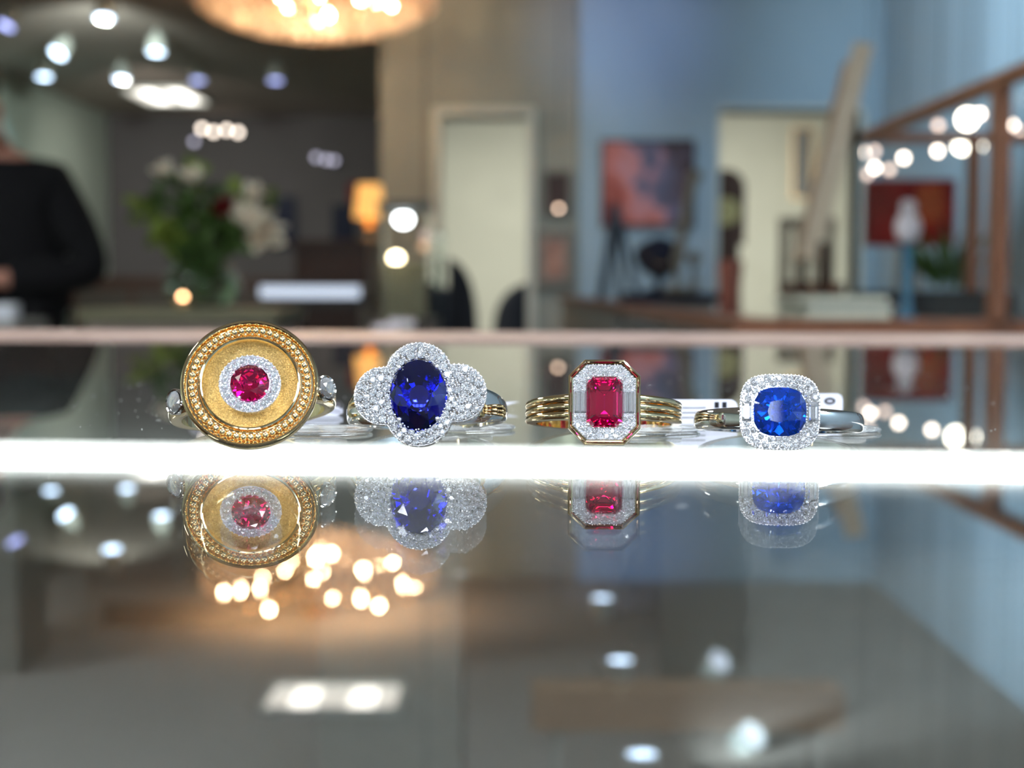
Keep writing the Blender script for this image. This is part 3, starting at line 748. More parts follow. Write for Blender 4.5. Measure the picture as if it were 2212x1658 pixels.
# paper / box stack
for i, (py0, py1, lab, dx) in enumerate(((668, 690, 'lowest pale flat box in the stack on the right showcase', 0), (655, 668, 'middle greenish flat box in the stack on the right showcase', .01), (641, 655, 'topmost pale flat box in the stack on the right showcase', -.006))):
    p = P(1745, py1, 1.45); q = P(1925, py0, 1.45)
    o_ = G().box((p.x + dx, 1.45, p.z), (q.x + dx, 1.62, q.z)).build('flat_box', 'paper_stack' if i != 1 else 'grey_laminate')
    tag(o_, lab, 'box', 'flat boxes on the right showcase')
STZ = P(1745, 690, 1.45).z

# ------------------------------------------------------------------ right-hand showcase with wooden rim and glass hood
nr = P(1590, 690, 1.2); RZ = nr.z
xl0 = nr.x; far = P(1205, 640, 1.2); Df = (CAMZ - RZ) * F / BG / (640 - 615)
xf = P(1205, 640, Df).x
r = thing('wooden_rim_showcase', 'wide showcase with a brown wooden rim, right of the counter', 'showcase', (xl0, 1.2, 0))
fx = xf - xl0; fy = Df - 1.2
rim = .045
# left side rim as a slanted bar, front rim as a straight bar
rimh = RZ - P(1590, 722, 1.2).z
v = [(0, 0), (fx, fy), (fx + .07, fy), (.07, 0)]
G().add([(x, y, z) for z in (RZ - rimh, RZ) for x, y in v], [(0, 3, 2, 1), (4, 5, 6, 7), (0, 1, 5, 4), (1, 2, 6, 5), (2, 3, 7, 6), (3, 0, 4, 7)]).build('side_rim', 'brown_wood', r)
G().box((.07, 0, RZ - rimh), (1.2, .07, RZ)).build('front_rim', 'brown_wood', r)
G().box((.07, .07, STZ - .008), (1.2, .72, STZ - .001)).build('glass_top', 'clear_glass', r)
G().box((.03, .02, 0), (.07, .74, STZ - .03)).box((.07, .02, 0), (1.2, .05, .55)).box((.07, .72, 0), (1.2, .74, STZ - .01)).build('body', 'grey_laminate', r)
G().add([(x, y, z) for z in (0, RZ - rimh - .001) for x, y in ((fx * .45 + .02, fy * .45), (fx + .02, fy), (fx + .05, fy), (fx * .45 + .05, fy * .45))], [(0, 3, 2, 1), (4, 5, 6, 7), (0, 1, 5, 4), (1, 2, 6, 5), (2, 3, 7, 6), (3, 0, 4, 7)]).build('side_panel', 'grey_laminate', r)
G().box((.07, .07, .52), (1.2, .72, .55)).build('deck', 'grey_laminate', r)
hx = P(2145, 400, 1.2).x; HZ = P(2145, 158, 1.2).z
hd = thing('glass_hood', 'brown-framed glass hood standing on the right showcase', 'glass case', (hx, 0, RZ))
hh = HZ - RZ; yb = 1.68
bs = .022
G().box((0, .75, hh - bs), (bs, yb, hh)).build('top_rail', 'brown_wood', hd)
G().box((0, yb - bs, hh - bs), (.6, yb, hh)).build('top_rail', 'brown_wood', hd)
G().box((0, .75, hh - bs), (.6, .75 + bs, hh)).build('top_rail', 'brown_wood', hd)
for x, y in ((0, 1.19), (.24, yb - bs), (.58, yb - bs), (.58, .75), (0, .75)):
    G().box((x, y, 0), (x + bs, y + bs, hh - bs)).build('post', 'brown_wood', hd)
G().box((.008, .78, 0), (.012, 1.188, hh - bs)).box((.008, 1.214, 0), (.012, yb - bs, hh - bs)).box((.03, yb - .012, 0), (.57, yb - .008, hh - bs)).build('panes', mat('hood_glass', (.96, .98, .98), 0, 0, 0, trans=1, ior=1.03), hd)

# articles seen through the hood
r = picture(1868, 2062, 388, 532, 3.0, 'red_canvas', 'red_canvas', 'crimson red picture seen through the glass hood', .015)
rz_ = r.location.z; rx_ = r.location.x
g_ = thing('picture_stand', 'slim grey stand carrying the crimson picture', 'stand', (rx_, 3.0, 0))
G().tube([(-.1, 0.03, 0), (-.02, .01, rz_ + .05)], .012, 8).build('leg', 'grey_wood', g_, 40)
G().tube([(.1, 0.03, 0), (.02, .01, rz_ + .05)], .012, 8).build('leg', 'grey_wood', g_, 40)
G().tube([(0, .2, 0), (0, .012, rz_ + .05)], .012, 8).build('leg', 'grey_wood', g_, 40)
r = thing('figurine', 'white and blue ceramic figurine before the crimson picture', 'figurine', (P(1962, 500, 1.5).x, 1.5, STZ))
f1 = P(1962, 518, 1.5).z - STZ; f2 = P(1962, 432, 1.5).z - STZ
G().lathe([(0, 0), (.018, 0), (.016, .01), (.010, .02), (.010, f1 - .006), (0, f1 - .006)], 16, caps=False).build('base', 'blue_ceramic', r, 40)
G().lathe([(0, f1 - .006), (.020, f1), (.026, f1 + (f2 - f1) * .3), (.022, f1 + (f2 - f1) * .55), (.012, f1 + (f2 - f1) * .68), (.017, f1 + (f2 - f1) * .82), (.010, f2), (0, f2)], 18, caps=False).build('body', 'white_ceramic', r, 50)
r = thing('dark_tray', 'long dark tray lying on the right showcase glass', 'tray', (P(1975, 640, 1.52).x + .03, 1.56, STZ))
G().box((-.14, -.03, 0), (.19, .03, P(1900, 628, 1.56).z - STZ)).build('tray', 'black_metal', r)
r = thing('potted_greenery', 'small dark green plant behind the right post of the hood', 'plant', (P(2050, 560, 2.1).x, 2.1, 0))
pz = P(2050, 640, 2.1).z
G().lathe([(0, 0), (.03, 0), (.03, pz - .07), (.035, pz - .06), (.042, pz), (0, pz)], 16, caps=False).build('pot', 'blue_ceramic', r, 40)
random.seed(8); g = G()
for k in range(40):
    d_ = Vector((random.gauss(0, .5), random.gauss(0, .5), 1)).normalized(); h_ = random.uniform(.06, .2)
    b_ = Vector((0, 0, pz)) + d_ * h_ * .4; leaf(g, b_, b_ + d_ * h_ * .7, .009, .01)
g.build('leaves', 'leaf', r, 60)
# glowing balls on cords, added in place of chandelier reflections in the hood glass
bl_ = [(2090, 257, 'b', 'large bright ball for a reflected bulb, top left of the bright group'), (2117, 246, 's', 'pinkish ball for a reflected bulb right above the bright group'), (2080, 311, 'b', 'left one of the two brightest balls for reflected bulbs below the rail'),
       (2108, 311, 'b', 'right one of the two brightest balls for reflected bulbs below the rail'), (2027, 270, 'd', 'dim ball for a reflected bulb above the hood rail'), (2026, 326, 's', 'pinkish ball for a reflected bulb just left of the brightest two'),
       (1890, 326, 'd', 'dim ball for a reflected bulb topmost of the left group'), (1953, 341, 's', 'pinkish ball for a reflected bulb at the right of the left group'), (1890, 362, 's', 'pinkish ball for a reflected bulb in the middle of the left group'),
       (1922, 366, 'd', 'dim ball for a reflected bulb between the two pinkish ones'), (1873, 377, 'd', 'dim ball for a reflected bulb lowest at the left'), (2186, 270, 's', 'warm ball for a reflected bulb right of the hood post'), (2205, 285, 'd', 'warm dim ball for a reflected bulb at the right picture edge')]
mat('glint_dim', (1, 1, 1), .4, 0, 0, emit=(1.0, 0.70, 0.56), es=4)
for px, py, k, lab in bl_:
    p = P(px, py, 2.7)
    r = thing('mirrored_bulb', lab, 'bulb', p, group='little glowing balls added for reflections in the hood')
    G().ball((0, 0, 0), .030 if k == 'b' else .012, 10, 8).build('bulb', {'b': 'glint_bright', 's': 'glint_small', 'd': 'glint_dim'}[k], r, 60)
    G().tube([(0, 0, .012), (0, 0, CEIL - p.z)], .0015, 5).build('cord', 'black_metal', r)

# ------------------------------------------------------------------ the person in black
def skinned(name, V, E, Rr, m, parent, lv=2):
    me = bpy.data.meshes.new(name); me.from_pydata([tuple(v) for v in V], E, []); me.update(); me.materials.append(M[m])
    o = bpy.data.objects.new(name, me); C.objects.link(o); o.parent = parent
    md = o.modifiers.new('skin', 'SKIN'); md.use_smooth_shade = True
    for i, rr in enumerate(Rr):
        sv = me.skin_vertices[0].data[i]; sv.radius = rr if hasattr(rr, '__len__') else (rr, rr); sv.use_root = (i == 0)
    s = o.modifiers.new('sub', 'SUBSURF'); s.levels = lv; s.render_levels = lv
    return o
pr = thing('person', 'person in a black jacket standing left of the flowers, back turned', 'person', (-1.76, 2.65, 0), R_(0))
O = pr.location
def L_(px, py, D): return P(px, py, D) - O
sh_r = L_(112, 398, 2.65); el_r = L_(205, 590, 2.62); hand = L_(-85, 605, 2.45)
sh_l = Vector((-.24, .02, sh_r.z + .03)); el_l = Vector((-.30, -.02, 1.08)); ha_l = Vector((-.12, -.20, 1.05))
neck0 = Vector((-.005, .0, 1.46)); head0 = Vector((-.10, .02, 1.58)); head1 = Vector((-.115, .03, 1.70))
V = [(0, 0, .95), (0, 0, 1.12), (-.01, 0, 1.32), neck0, (-.05, .01, 1.52), head0, head1,
     (.1, 0, .90), (.11, -.01, .50), (.11, .03, .09), (.12, -.12, .04), (-.1, 0, .90), (-.11, -.01, .50), (-.11, .03, .09), (-.12, -.12, .04),
     sh_r, el_r, hand, sh_l, el_l, ha_l]
E = [(0, 1), (1, 2), (2, 3), (3, 4), (4, 5), (5, 6), (0, 7), (7, 8), (8, 9), (9, 10), (0, 11), (11, 12), (12, 13), (13, 14), (2, 15), (15, 16), (16, 17), (2, 18), (18, 19), (19, 20)]
RR = [(.15, .11), (.14, .10), (.15, .11), (.06, .06), (.055, .055), (.085, .10), (.075, .09), .085, .055, .04, .035, .085, .055, .04, .035, .06, .045, .03, .06, .045, .03]
skinned('body', V, E, RR, 'skin', pr)
# jacket over torso and arms, trousers over the legs
wr = el_r.lerp(hand, .82); wl = el_l.lerp(ha_l, .82)
skinned('jacket', [(0, 0, .84), (0, 0, 1.02), (-.01, 0, 1.22), (-.01, 0, 1.35), (-.01, 0, 1.43), sh_r, el_r, wr, sh_l, el_l, wl],
        [(0, 1), (1, 2), (2, 3), (3, 4), (3, 5), (5, 6), (6, 7), (3, 8), (8, 9), (9, 10)],
        [(.27, .17), (.26, .16), (.22, .15), (.14, .12), (.07, .07), .092, .085, .052, .095, .078, .052], 'black_fabric', pr)
skinned('trousers', [(0, 0, .96), (.1, 0, .86), (.11, -.01, .48), (.11, .03, .06), (-.1, 0, .86), (-.11, -.01, .48), (-.11, .03, .06)], [(0, 1), (1, 2), (2, 3), (0, 4), (4, 5), (5, 6)],
        [(.17, .13), .105, .08, .065, .105, .08, .065], 'black_fabric', pr)
for s in (-1, 1):
    G().ball((s * .118, -.05, .045), .055, sc_=(.85, 2.3, .8)).build('shoe', 'black_metal', pr, 60)
G().ball(tuple(head1 + Vector((0, .015, .02))), .105, 20, 14, (.9, 1.05, 1.0)).build('hair', 'hair', pr, 60)
g = G(); g.ball(tuple(head0 + Vector((0, -.105, .03))), .016, sc_=(.8, 1, 1.4)); g.build('nose', 'skin', pr, 60)
for s in (-1, 1):
    G().ball(tuple(head0 + Vector((s * .088, .0, .03))), .022, sc_=(.4, .8, 1.3)).build('ear', 'skin', pr, 60)
    G().ball(tuple(head0 + Vector((s * .032, -.083, .062))), .012).build('eye', 'white_ceramic', pr, 60)
for hp, ep, sg in ((hand, el_r, 1), (ha_l, el_l, -1)):
    d = (hp - ep).normalized(); up = Vector((0, 0, 1)); sd = d.cross(up).normalized()
    V = [hp - d * .02, hp + d * .05]; E = [(0, 1)]; RR = [(.026, .016), (.036, .014)]
    for k, ln in enumerate((.072, .080, .074, .058)):
        b_ = hp + d * .075 + up * (.030 - k * .020); i = len(V)
        V += [b_, b_ + d * ln * .5 + sd * .006, b_ + d * ln * .85 + sd * .028]; E += [(1, i), (i, i + 1), (i + 1, i + 2)]; RR += [.009, .0085, .007]
    i = len(V); V += [hp + d * .02 + up * .035, hp + d * .05 + up * .058 + sd * .01]; E += [(0, i), (i, i + 1)]; RR += [.012, .009]
    skinned('hand', V, E, RR, 'skin', pr)
p = P(12, 680, 2.0)
r = thing('papers', 'small pile of white papers at the far left picture edge', 'paper', (p.x, 2.0, 0))
G().box((-.035, -.03, .925), (.03, .03, P(0, 655, 2.0).z)).build('sheets', 'white_shirt', r)
r = thing('side_counter', 'pale counter at the left edge under the white papers', 'counter', (p.x, 2.0, 0))
G().box((-.3, -.1, 0), (.05, .15, .895)).build('body', 'grey_laminate', r)
G().box((-.32, -.12, .895), (.06, .17, .925)).build('top', 'grey_laminate', r)

# low bench seen through the counter
r = thing('wooden_bench', 'low brown wooden bench seen through the counter glass', 'bench', (.255, 1.1, 0))
mat('bench_wood', srgb(128, 108, 90), .6, 0, .06)
G().box((-.225, -.035, .372), (.225, .035, .43)).build('seat', 'bench_wood', r)
for sx in (-1, 1):
    for sy in (-1, 1): G().box((sx * .19 - .008, sy * .02 - .008, 0), (sx * .19 + .008, sy * .02 + .008, .372)).build('leg', 'grey_laminate', r)

# ------------------------------------------------------------------ draw the room out to its true depth
def deepen():
    for o in [o for o in C.objects if o.parent is None and o.type in ('MESH', 'EMPTY')]:
        o.location.y *= BG
        deep = o.get('kind') == 'structure' or o.type == 'MESH' or o.name in ('wooden_rim_showcase', 'glass_hood', 'leaning_panel')
        if deep:
            for c in [o] + list(o.children):
                if c.type == 'MESH':
                    for v in c.data.vertices: v.co.y *= BG
deepen()
P = PT

# ------------------------------------------------------------------ the counter itself
CY = R_(-4.5)                                # the counter stands slightly askew to the lens
ct = thing('glass_counter', 'glass-topped jewellery counter with a bright white light strip', 'counter', (0, .566, 0), CY)
GTH = .010
def under(py, D):
    """height of a point seen at that row through the glass slab at distance D"""
    t_ = F / (py - 613 - .0026 * (1106 - 200)); si = t_ / math.hypot(1, t_) / 1.5
    return CAMZ - GTH - (D - GTH * si / math.sqrt(1 - si * si)) / t_
X0, X1 = -1.1, 1.1; YN = -1.15; YE = 0.0
G().box((X0, YN, GT - GTH), (X1, YE, GT)).build('glass_top', 'counter_glass', ct)
G().box((X0, YE + .0005, GT - .022), (X1, .095, GT + .001)).build('top_rail', 'copper_wood', ct)
ly = -.045
za, zb = under(976, .521), under(1029, .521)
G().box((X0, ly + .012, zb - .004), (X1, .03, GT - .0225)).build('front_rail', 'rail_metal', ct)
G().box((X0, ly, zb), (X1, ly + .011, za)).build('light_strip', 'led_white', ct)
G().box((X0, .016, .12), (X1, .020, zb - .0045)).build('front_pane', 'clear_glass', ct)
for s in (X0, X1): G().box((s - .02, YN, .1), (s + .0, .095, GT - GTH - .001)).build('side_panel', 'brown_wood', ct)
G().box((X0, YN, 0), (X1, .05, .12)).build('plinth', 'dark_laminate', ct)
G().box((X0, YN, .12), (X1, YN + .02, GT - GTH - .0005)).build('rear_panel', 'brown_wood', ct)
G().box((X0, YN + .02, .12), (X1, .015, .14)).build('deck', 'velvet', ct)

# ------------------------------------------------------------------ gemstones
mmu = 0.001
def brilliant_mesh(name, shape=lambda a: 1.0, tab=.56, ch=.36, ph=.86, sub=True):
    """round-brilliant facet pattern, table towards -y, girdle radius 1"""
    v = []; f = []
    def pt(a, r, y): k = shape(a); v.append((r * k * math.cos(a), y, r * k * math.sin(a))); return len(v) - 1
    s8 = 2 * PI / 8; o = s8 / 2
    T = [pt(i * s8, tab, -ch) for i in range(8)]
    S = [pt(i * s8 + o, .78, -ch * .60) for i in range(8)]
    Gd = [pt(j * o, 1.0, 0) for j in range(16)]
    Gb = [pt(j * o, 1.0, .05) for j in range(16)]
    Pm = [pt(i * s8 + o, .34, ph * .68) for i in range(8)]
    v.append((0, ph, 0)); Cc = len(v) - 1
    f.append(tuple(T))
    for i in range(8):
        n = (i + 1) % 8
        f.append((T[i], S[i], T[n]))
        f.append((T[i], S[i - 1], Gd[2 * i])); f.append((T[i], Gd[2 * i], S[i]))
        f.append((S[i], Gd[2 * i], Gd[2 * i + 1])); f.append((S[i], Gd[2 * i + 1], Gd[(2 * i + 2) % 16]))
        f.append((Cc, Pm[i - 1], Gb[2 * i])); f.append((Cc, Gb[2 * i], Pm[i]))
        f.append((Pm[i], Gb[2 * i], Gb[2 * i + 1])); f.append((Pm[i], Gb[2 * i + 1], Gb[(2 * i + 2) % 16]))
    for j in range(16):
        k = (j + 1) % 16; f.append((Gd[j], Gb[j], Gb[k], Gd[k]))
    g = G().add(v, f); return g
def octa(w, h, c): return [(w, -h + c), (w, h - c), (w - c, h), (-w + c, h), (-w, h - c), (-w, -h + c), (-w + c, -h), (w - c, -h)]
def step_gem(w, h, c, levels):
    """step cut: levels = (inset, y) from table to keel"""
    g = G(); g.girdle = .02 * mmu; n = 8; rows = []
    for ins, y in levels:
        cc = max(.02, c - ins * .45); a = max(.02, w - ins); b = max(.02, h - ins)
        rows.append([(x * mmu, y * mmu, z * mmu) for x, z in octa(a, b, min(cc, a * .6, b * .6))])
    v = [p for r in rows for p in r]; f = [tuple(range(n))]
    for i in range(len(rows) - 1):
        for j in range(n): f.append((i * n + j, i * n + (j + 1) % n, (i + 1) * n + (j + 1) % n, (i + 1) * n + j))
    f.append(tuple((len(rows) - 1) * n + j for j in range(n))[::-1])
    return g.add(v, f)
dia_mesh = brilliant_mesh('d'); dia_mesh.girdle = .02; dia_mesh = dia_mesh.build('diamond_source', 'diamond'); DIA = dia_mesh.data; bpy.data.objects.remove(dia_mesh)
def diamond(parent, x, z, r, y=0, rnd=random, n=None, name='diamond'):
    o = bpy.data.objects.new(name, DIA); C.objects.link(o); o.parent = parent
    o.location = (x * mmu, y * mmu, z * mmu); o.scale = (r * mmu,) * 3
    q = Matrix.Rotation(rnd.uniform(0, PI), 3, 'Y')
    q = Matrix.Rotation(R_(rnd.uniform(-11, 11)), 3, 'X') @ Matrix.Rotation(R_(rnd.uniform(-11, 11)), 3, 'Z') @ q
    if n is not None:
        q = Vector((0, -1, 0)).rotation_difference(Vector(n)).to_matrix() @ q
    o.rotation_euler = q.to_euler(); return o
def seg_dist(p, poly):
    d = 1e9; n = len(poly)
    for i in range(n):
        ax, az = poly[i]; bx, bz = poly[(i + 1) % n]; dx, dz = bx - ax, bz - az
        t_ = max(0, min(1, ((p[0] - ax) * dx + (p[1] - az) * dz) / (dx * dx + dz * dz + 1e-12)))
        d = min(d, math.hypot(p[0] - ax - dx * t_, p[1] - az - dz * t_))
    return d
def inside(p, poly):
    c = False; n = len(poly)
    for i in range(n):
        ax, az = poly[i]; bx, bz = poly[(i + 1) % n]
        if (az > p[1]) != (bz > p[1]) and p[0] < (bx - ax) * (p[1] - az) / (bz - az) + ax: c = not c
    return c
def poly_np(pts, poly):
    """inside mask and distance to the outline for many points"""
    P0 = np.array(poly); P1 = np.roll(P0, -1, 0); x = pts[:, 0][:, None]; z = pts[:, 1][:, None]
    cross = ((P0[:, 1] > z) != (P1[:, 1] > z)) & (x < (P1[:, 0] - P0[:, 0]) * (z - P0[:, 1]) / (P1[:, 1] - P0[:, 1] + 1e-12) + P0[:, 0])
    ins = cross.sum(1) % 2 == 1
    d = P1 - P0; t_ = ((x - P0[:, 0]) * d[:, 0] + (z - P0[:, 1]) * d[:, 1]) / ((d ** 2).sum(1) + 1e-12); t_ = np.clip(t_, 0, 1)
    return ins, np.hypot(x - P0[:, 0] - d[:, 0] * t_, z - P0[:, 1] - d[:, 1] * t_).min(1)
def pave(outer, holes, n, seed, margin=.12):
    """stones spread evenly over the field (relaxed), each as wide as its neighbours allow, with a bead wherever they leave room"""
    rs = np.random.RandomState(seed); lo = np.min(outer, 0); hi = np.max(outer, 0)
    p = rs.uniform(lo, hi, (16000, 2)); ins, dist = poly_np(p, outer); ok = ins & (dist > margin); edge = dist
    for h in holes:
        i_, d_ = poly_np(p, h); ok &= ~i_ & (d_ > .04); edge = np.minimum(edge, np.where(i_, 0, d_))
    p = p[ok]; edge = edge[ok]
    c = p[rs.choice(len(p), n, False)].copy()
    for _ in range(70):
        dd = ((p[:, None] - c[None]) ** 2).sum(2); w_ = dd.argmin(1)
        for k in range(n):
            q = p[w_ == k]
            if len(q): c[k] = q.mean(0)
    ii, e = poly_np(c, outer)
    for h in holes: e = np.minimum(e, poly_np(c, h)[1])
    dm = np.hypot(*(c[:, None] - c[None]).transpose(2, 0, 1)); np.fill_diagonal(dm, 9)
    r = np.minimum(dm.min(1) / 2 + .02, e + .03)
    for _ in range(4):
        r = np.minimum(np.maximum(r, (dm - r[None]).min(1)), np.minimum(e + .03, .95))
    cl_ = np.min(np.hypot(*(p[:, None] - c[None]).transpose(2, 0, 1)) - r[None], 1)
    beads = []
    for k in np.argsort(-cl_):
        if cl_[k] < .03 or len(beads) > 260: break
        if all(math.hypot(p[k][0] - a, p[k][1] - b) > .34 for a, b in beads): beads.append((p[k][0], p[k][1]))
    return [(a, b, q) for (a, b), q in zip(c, r)], beads
def annulus(outer, inner, y0, y1, n=144):
    """flat plate between two star-shaped outlines"""
    def at(poly, a):
        dx, dz = math.cos(a), math.sin(a); best = 0
        for i in range(len(poly)):
            ax, az = poly[i]; bx, bz = poly[(i + 1) % len(poly)]; ex, ez = bx - ax, bz - az
            den = dx * ez - dz * ex
            if abs(den) < 1e-12: continue
            t_ = (ax * ez - az * ex) / den; u_ = (ax * dz - az * dx) / den
            if t_ > 0 and -1e-9 <= u_ <= 1 + 1e-9: best = max(best, t_)
        return best * dx, best * dz
    v = []; f = []
    for k in range(n):
        a = 2 * PI * (k + .37) / n; o = at(outer, a); i_ = at(inner, a)
        v += [(o[0] * mmu, y0 * mmu, o[1] * mmu), (i_[0] * mmu, y0 * mmu, i_[1] * mmu), (i_[0] * mmu, y1 * mmu, i_[1] * mmu), (o[0] * mmu, y1 * mmu, o[1] * mmu)]
    for k in range(n):
        q = 4 * k; p_ = 4 * ((k + 1) % n)
        for j in range(4): f.append((q + j, q + (j + 1) % 4, p_ + (j + 1) % 4, p_ + j))
    return G().add(v, f)
def grow(poly, k): return [(x * k, z * k) for x, z in poly]
def scallop(poly_r, n, r, y, g):
    """little beads along a closed outline given as a function of the angle"""
    pts = [(poly_r(2 * PI * k / 720) * math.cos(2 * PI * k / 720), poly_r(2 * PI * k / 720) * math.sin(2 * PI * k / 720)) for k in range(721)]
    ln = [0]
    for i in range(720): ln.append(ln[-1] + math.hypot(pts[i + 1][0] - pts[i][0], pts[i + 1][1] - pts[i][1]))
    j = 0
    for k in range(n):
        t_ = ln[-1] * k / n
        while ln[j + 1] < t_: j += 1
        g.ball((pts[j][0] * mmu, y * mmu, pts[j][1] * mmu), r * mmu, 8, 6)
def ring_band(parent, m, R, yc, prof, name='band', n=120, phi0=0.0):
    """prof(phi) -> list of (radial offset, axial offset) in mm, phi = 0 at the head"""
    g = G(); k = len(prof(0)); full = phi0 == 0
    N_ = n if full else n + 1
    for i in range(N_):
        ph_ = phi0 + (2 * PI - 2 * phi0) * i / n
        for dr, dz in prof(ph_):
            rr = R + dr
            g.v.append((rr * math.sin(ph_) * mmu, (yc - rr * math.cos(ph_)) * mmu, dz * mmu))
    for i in range(n):
        for j in range(k):
            a = i * k + j; b = i * k + (j + 1) % k; c = ((i + 1) % N_) * k + (j + 1) % k; d = ((i + 1) % N_) * k + j
            g.f.append((a, b, c, d))
    if not full:
        g.f.append(tuple(range(k))); g.f.append(tuple((N_ - 1) * k + j for j in range(k))[::-1])
    return g.build(name, m, parent, 35)
def dome_profile(w, t, k=8, flat=.25):
    """comfort band section: half width w, thickness t, domed outside"""
    out = [(-t, -w * .92), (-t, w * .92), (-t * .6, w)]
    for i in range(k + 1):
        a = PI * i / k
        out.append((-t * .45 + t * .45 * math.sin(a) ** .6, w * math.cos(a)))
    out.append((-t * .6, -w))
    return out
def lerp(a, b, t_): return a + (b - a) * max(0, min(1, t_))
def settle(root, px, py_bottom, D, yaw, roll, head_h, back_y, back_w):
    """tip the ring so that the foot of its head and the back of its band both touch the glass"""
    vs = []
    def walk(o, mx):
        for c in o.children:
            m_ = mx @ (Matrix.LocRotScale(c.location, c.rotation_euler, c.scale))
            if c.type == 'MESH': vs.extend([tuple(m_ @ v.co) for v in c.data.vertices])
            walk(c, m_)
    walk(root, Matrix())
    A = np.array(vs)
    Ry = np.array(Matrix.Rotation(roll, 3, 'Y')); A = A @ Ry.T
    hd_ = A[A[:, 1] < .004]; bk = A[A[:, 1] > .012]
    best = None
    for i in range(0, 400):
        a = R_(i * .1)
        zh = (hd_[:, 2] * math.cos(a) - hd_[:, 1] * math.sin(a)).min(); zb_ = (bk[:, 2] * math.cos(a) - bk[:, 1] * math.sin(a)).min()
        if best is None or abs(zh - zb_) < best[0]: best = (abs(zh - zb_), a, min(zh, zb_))
    a = best[1]
    mx = Matrix.Rotation(yaw, 4, 'Z') @ Matrix.Rotation(-a, 4, 'X') @ Matrix.Rotation(roll, 4, 'Y')
    root.rotation_euler = mx.to_euler()
    x = P(px, py_bottom, D).x
    root.location = (x, D, GT - best[2] + .00002)
    return a

# ---- ring 1: gold medallion with ruby
mmu = .001
r1 = thing('medallion_ring', 'large yellow gold disc ring with a small round ruby and beaded border', 'ring')
def lathe_y(prof, n=96):
    g = G(); g.lathe([(r * mmu, h * mmu) for r, h in prof], n, Matrix.Rotation(PI / 2, 4, 'X'), caps=False); return g   # height -> -y
lathe_y([(0, -1.5), (8.2, -1.5), (8.75, -1.2), (8.95, -.6), (8.98, .0), (8.92, .35), (8.75, .52), (8.52, .52), (8.34, .36), (8.26, .05), (8.22, -.45), (6.62, -.45)]).build('rim', 'yellow_gold', r1, 40)
lathe_y([(6.62, -.45), (6.60, .15), (6.52, .34), (6.36, .42), (6.20, .34), (6.12, .1), (6.10, -.35)]).build('inner_rim', 'yellow_gold', r1, 40)
dish = lathe_y([(6.12, -.30), (5.85, -.52), (5.2, -.68), (4.4, -.70), (3.9, -.66)]).build('dish', 'satin_gold', r1, 40)
bch = lathe_y([(8.24, -.36), (6.61, -.36)]).build('beaded_channel', 'bead_gold', r1, 40)
bead = G().ball((0, 0, 0), .50 * mmu, 14, 10).build('gold_bead', 'bead_gold', bch, 60)
bead2 = G().ball((0, 0, 0), .24 * mmu, 10, 8).build('small_bead', 'bead_gold', bch, 60)
NB = 50
for k in range(NB):
    a = 2 * PI * k / NB
    o = bead if k == 0 else bead.copy()
    if k: C.objects.link(o); o.parent = bch
    o.location = (7.5 * mmu * math.cos(a), -.12 * mmu, 7.5 * mmu * math.sin(a))
    o = bead2 if k == 0 else bead2.copy()
    if k: C.objects.link(o); o.parent = bch
    a += PI / NB
    o.location = (7.02 * mmu * math.cos(a), -.0 * mmu, 7.02 * mmu * math.sin(a))
halo = lathe_y([(4.02, -.7), (4.02, .0), (3.93, .06), (3.86, .0), (3.84, -.42), (2.66, -.42), (2.64, -.05), (2.52, -.05), (2.45, -.6), (1.6, -1.5)]).build('halo', 'prong_metal', r1, 40)
rnd = random.Random(1)
for k in range(18):
    a = 2 * PI * k / 18; diamond(halo, 3.26 * math.cos(a), 3.26 * math.sin(a), .54, -.12, rnd)
g = G()
for k in range(18):
    a = 2 * PI * (k + .5) / 18
    for rr, br in ((3.82, .16), (2.74, .14)): g.ball((rr * math.cos(a) * mmu, -.26 * mmu, rr * math.sin(a) * mmu), br * mmu, 8, 6)
for k in range(36):
    a = 2 * PI * k / 36; g.ball((4.0 * math.cos(a) * mmu, -.05 * mmu, 4.0 * math.sin(a) * mmu), .12 * mmu, 8, 6)
g.build('prong_beads', 'prong_metal', halo, 60)['kind'] = 'stuff'
g = brilliant_mesh('r'); g.v = [(x * 2.55 * mmu, (y * 2.2 - .35) * mmu, z * 2.55 * mmu) for x, y, z in g.v]; g.girdle = (-.35 + .02) * mmu
g.build('ruby', 'ruby', r1)
g = G()
for a in (45, 135, 225, 315):
    q = R_(a + 8); g.ball((2.50 * math.cos(q) * mmu, -.50 * mmu, 2.50 * math.sin(q) * mmu), .24 * mmu, 10, 8)
g.build('claws', 'prong_metal', r1, 60)
for o in r1.children: o.rotation_euler = (R_(-7), 0, 0)
def prof1(ph_):
    t_ = min(ph_, 2 * PI - ph_)
    w = lerp(1.7, 1.0, (t_ - .9) / 1.4); th = lerp(2.2, 1.5, (t_ - .6) / 1.5)
    return dome_profile(w, th)
ring_band(r1, 'yellow_gold', 11.6, 12.9, prof1)
for s, ph_ in ((-1, R_(60)), (1, R_(60))):
    px_, py_ = s * 11.4 * math.sin(ph_), 12.9 - 11.4 * math.cos(ph_)
    nrm = Vector((s * math.sin(ph_ * .80), -math.cos(ph_ * .80), 0))
    mx = Matrix.Translation((px_ * mmu, py_ * mmu, .2 * mmu)) @ rot_to(nrm)
    b_ = G().lathe([(r * mmu, h * mmu) for r, h in ((1.3, -1.4), (1.75, -.3), (1.8, .55), (1.65, .72), (1.48, .62), (1.45, .2), (.0, .0))], 28, mx, caps=False).build('side_bezel', 'white_gold', r1, 40)
    diamond(b_, px_ + nrm.x * .5, .2, 1.46, py_ + nrm.y * .5, rnd, nrm, 'side_diamond')
A1 = settle(r1, 541, 968, .2000, R_(8), R_(-5), 0, 0, 0)

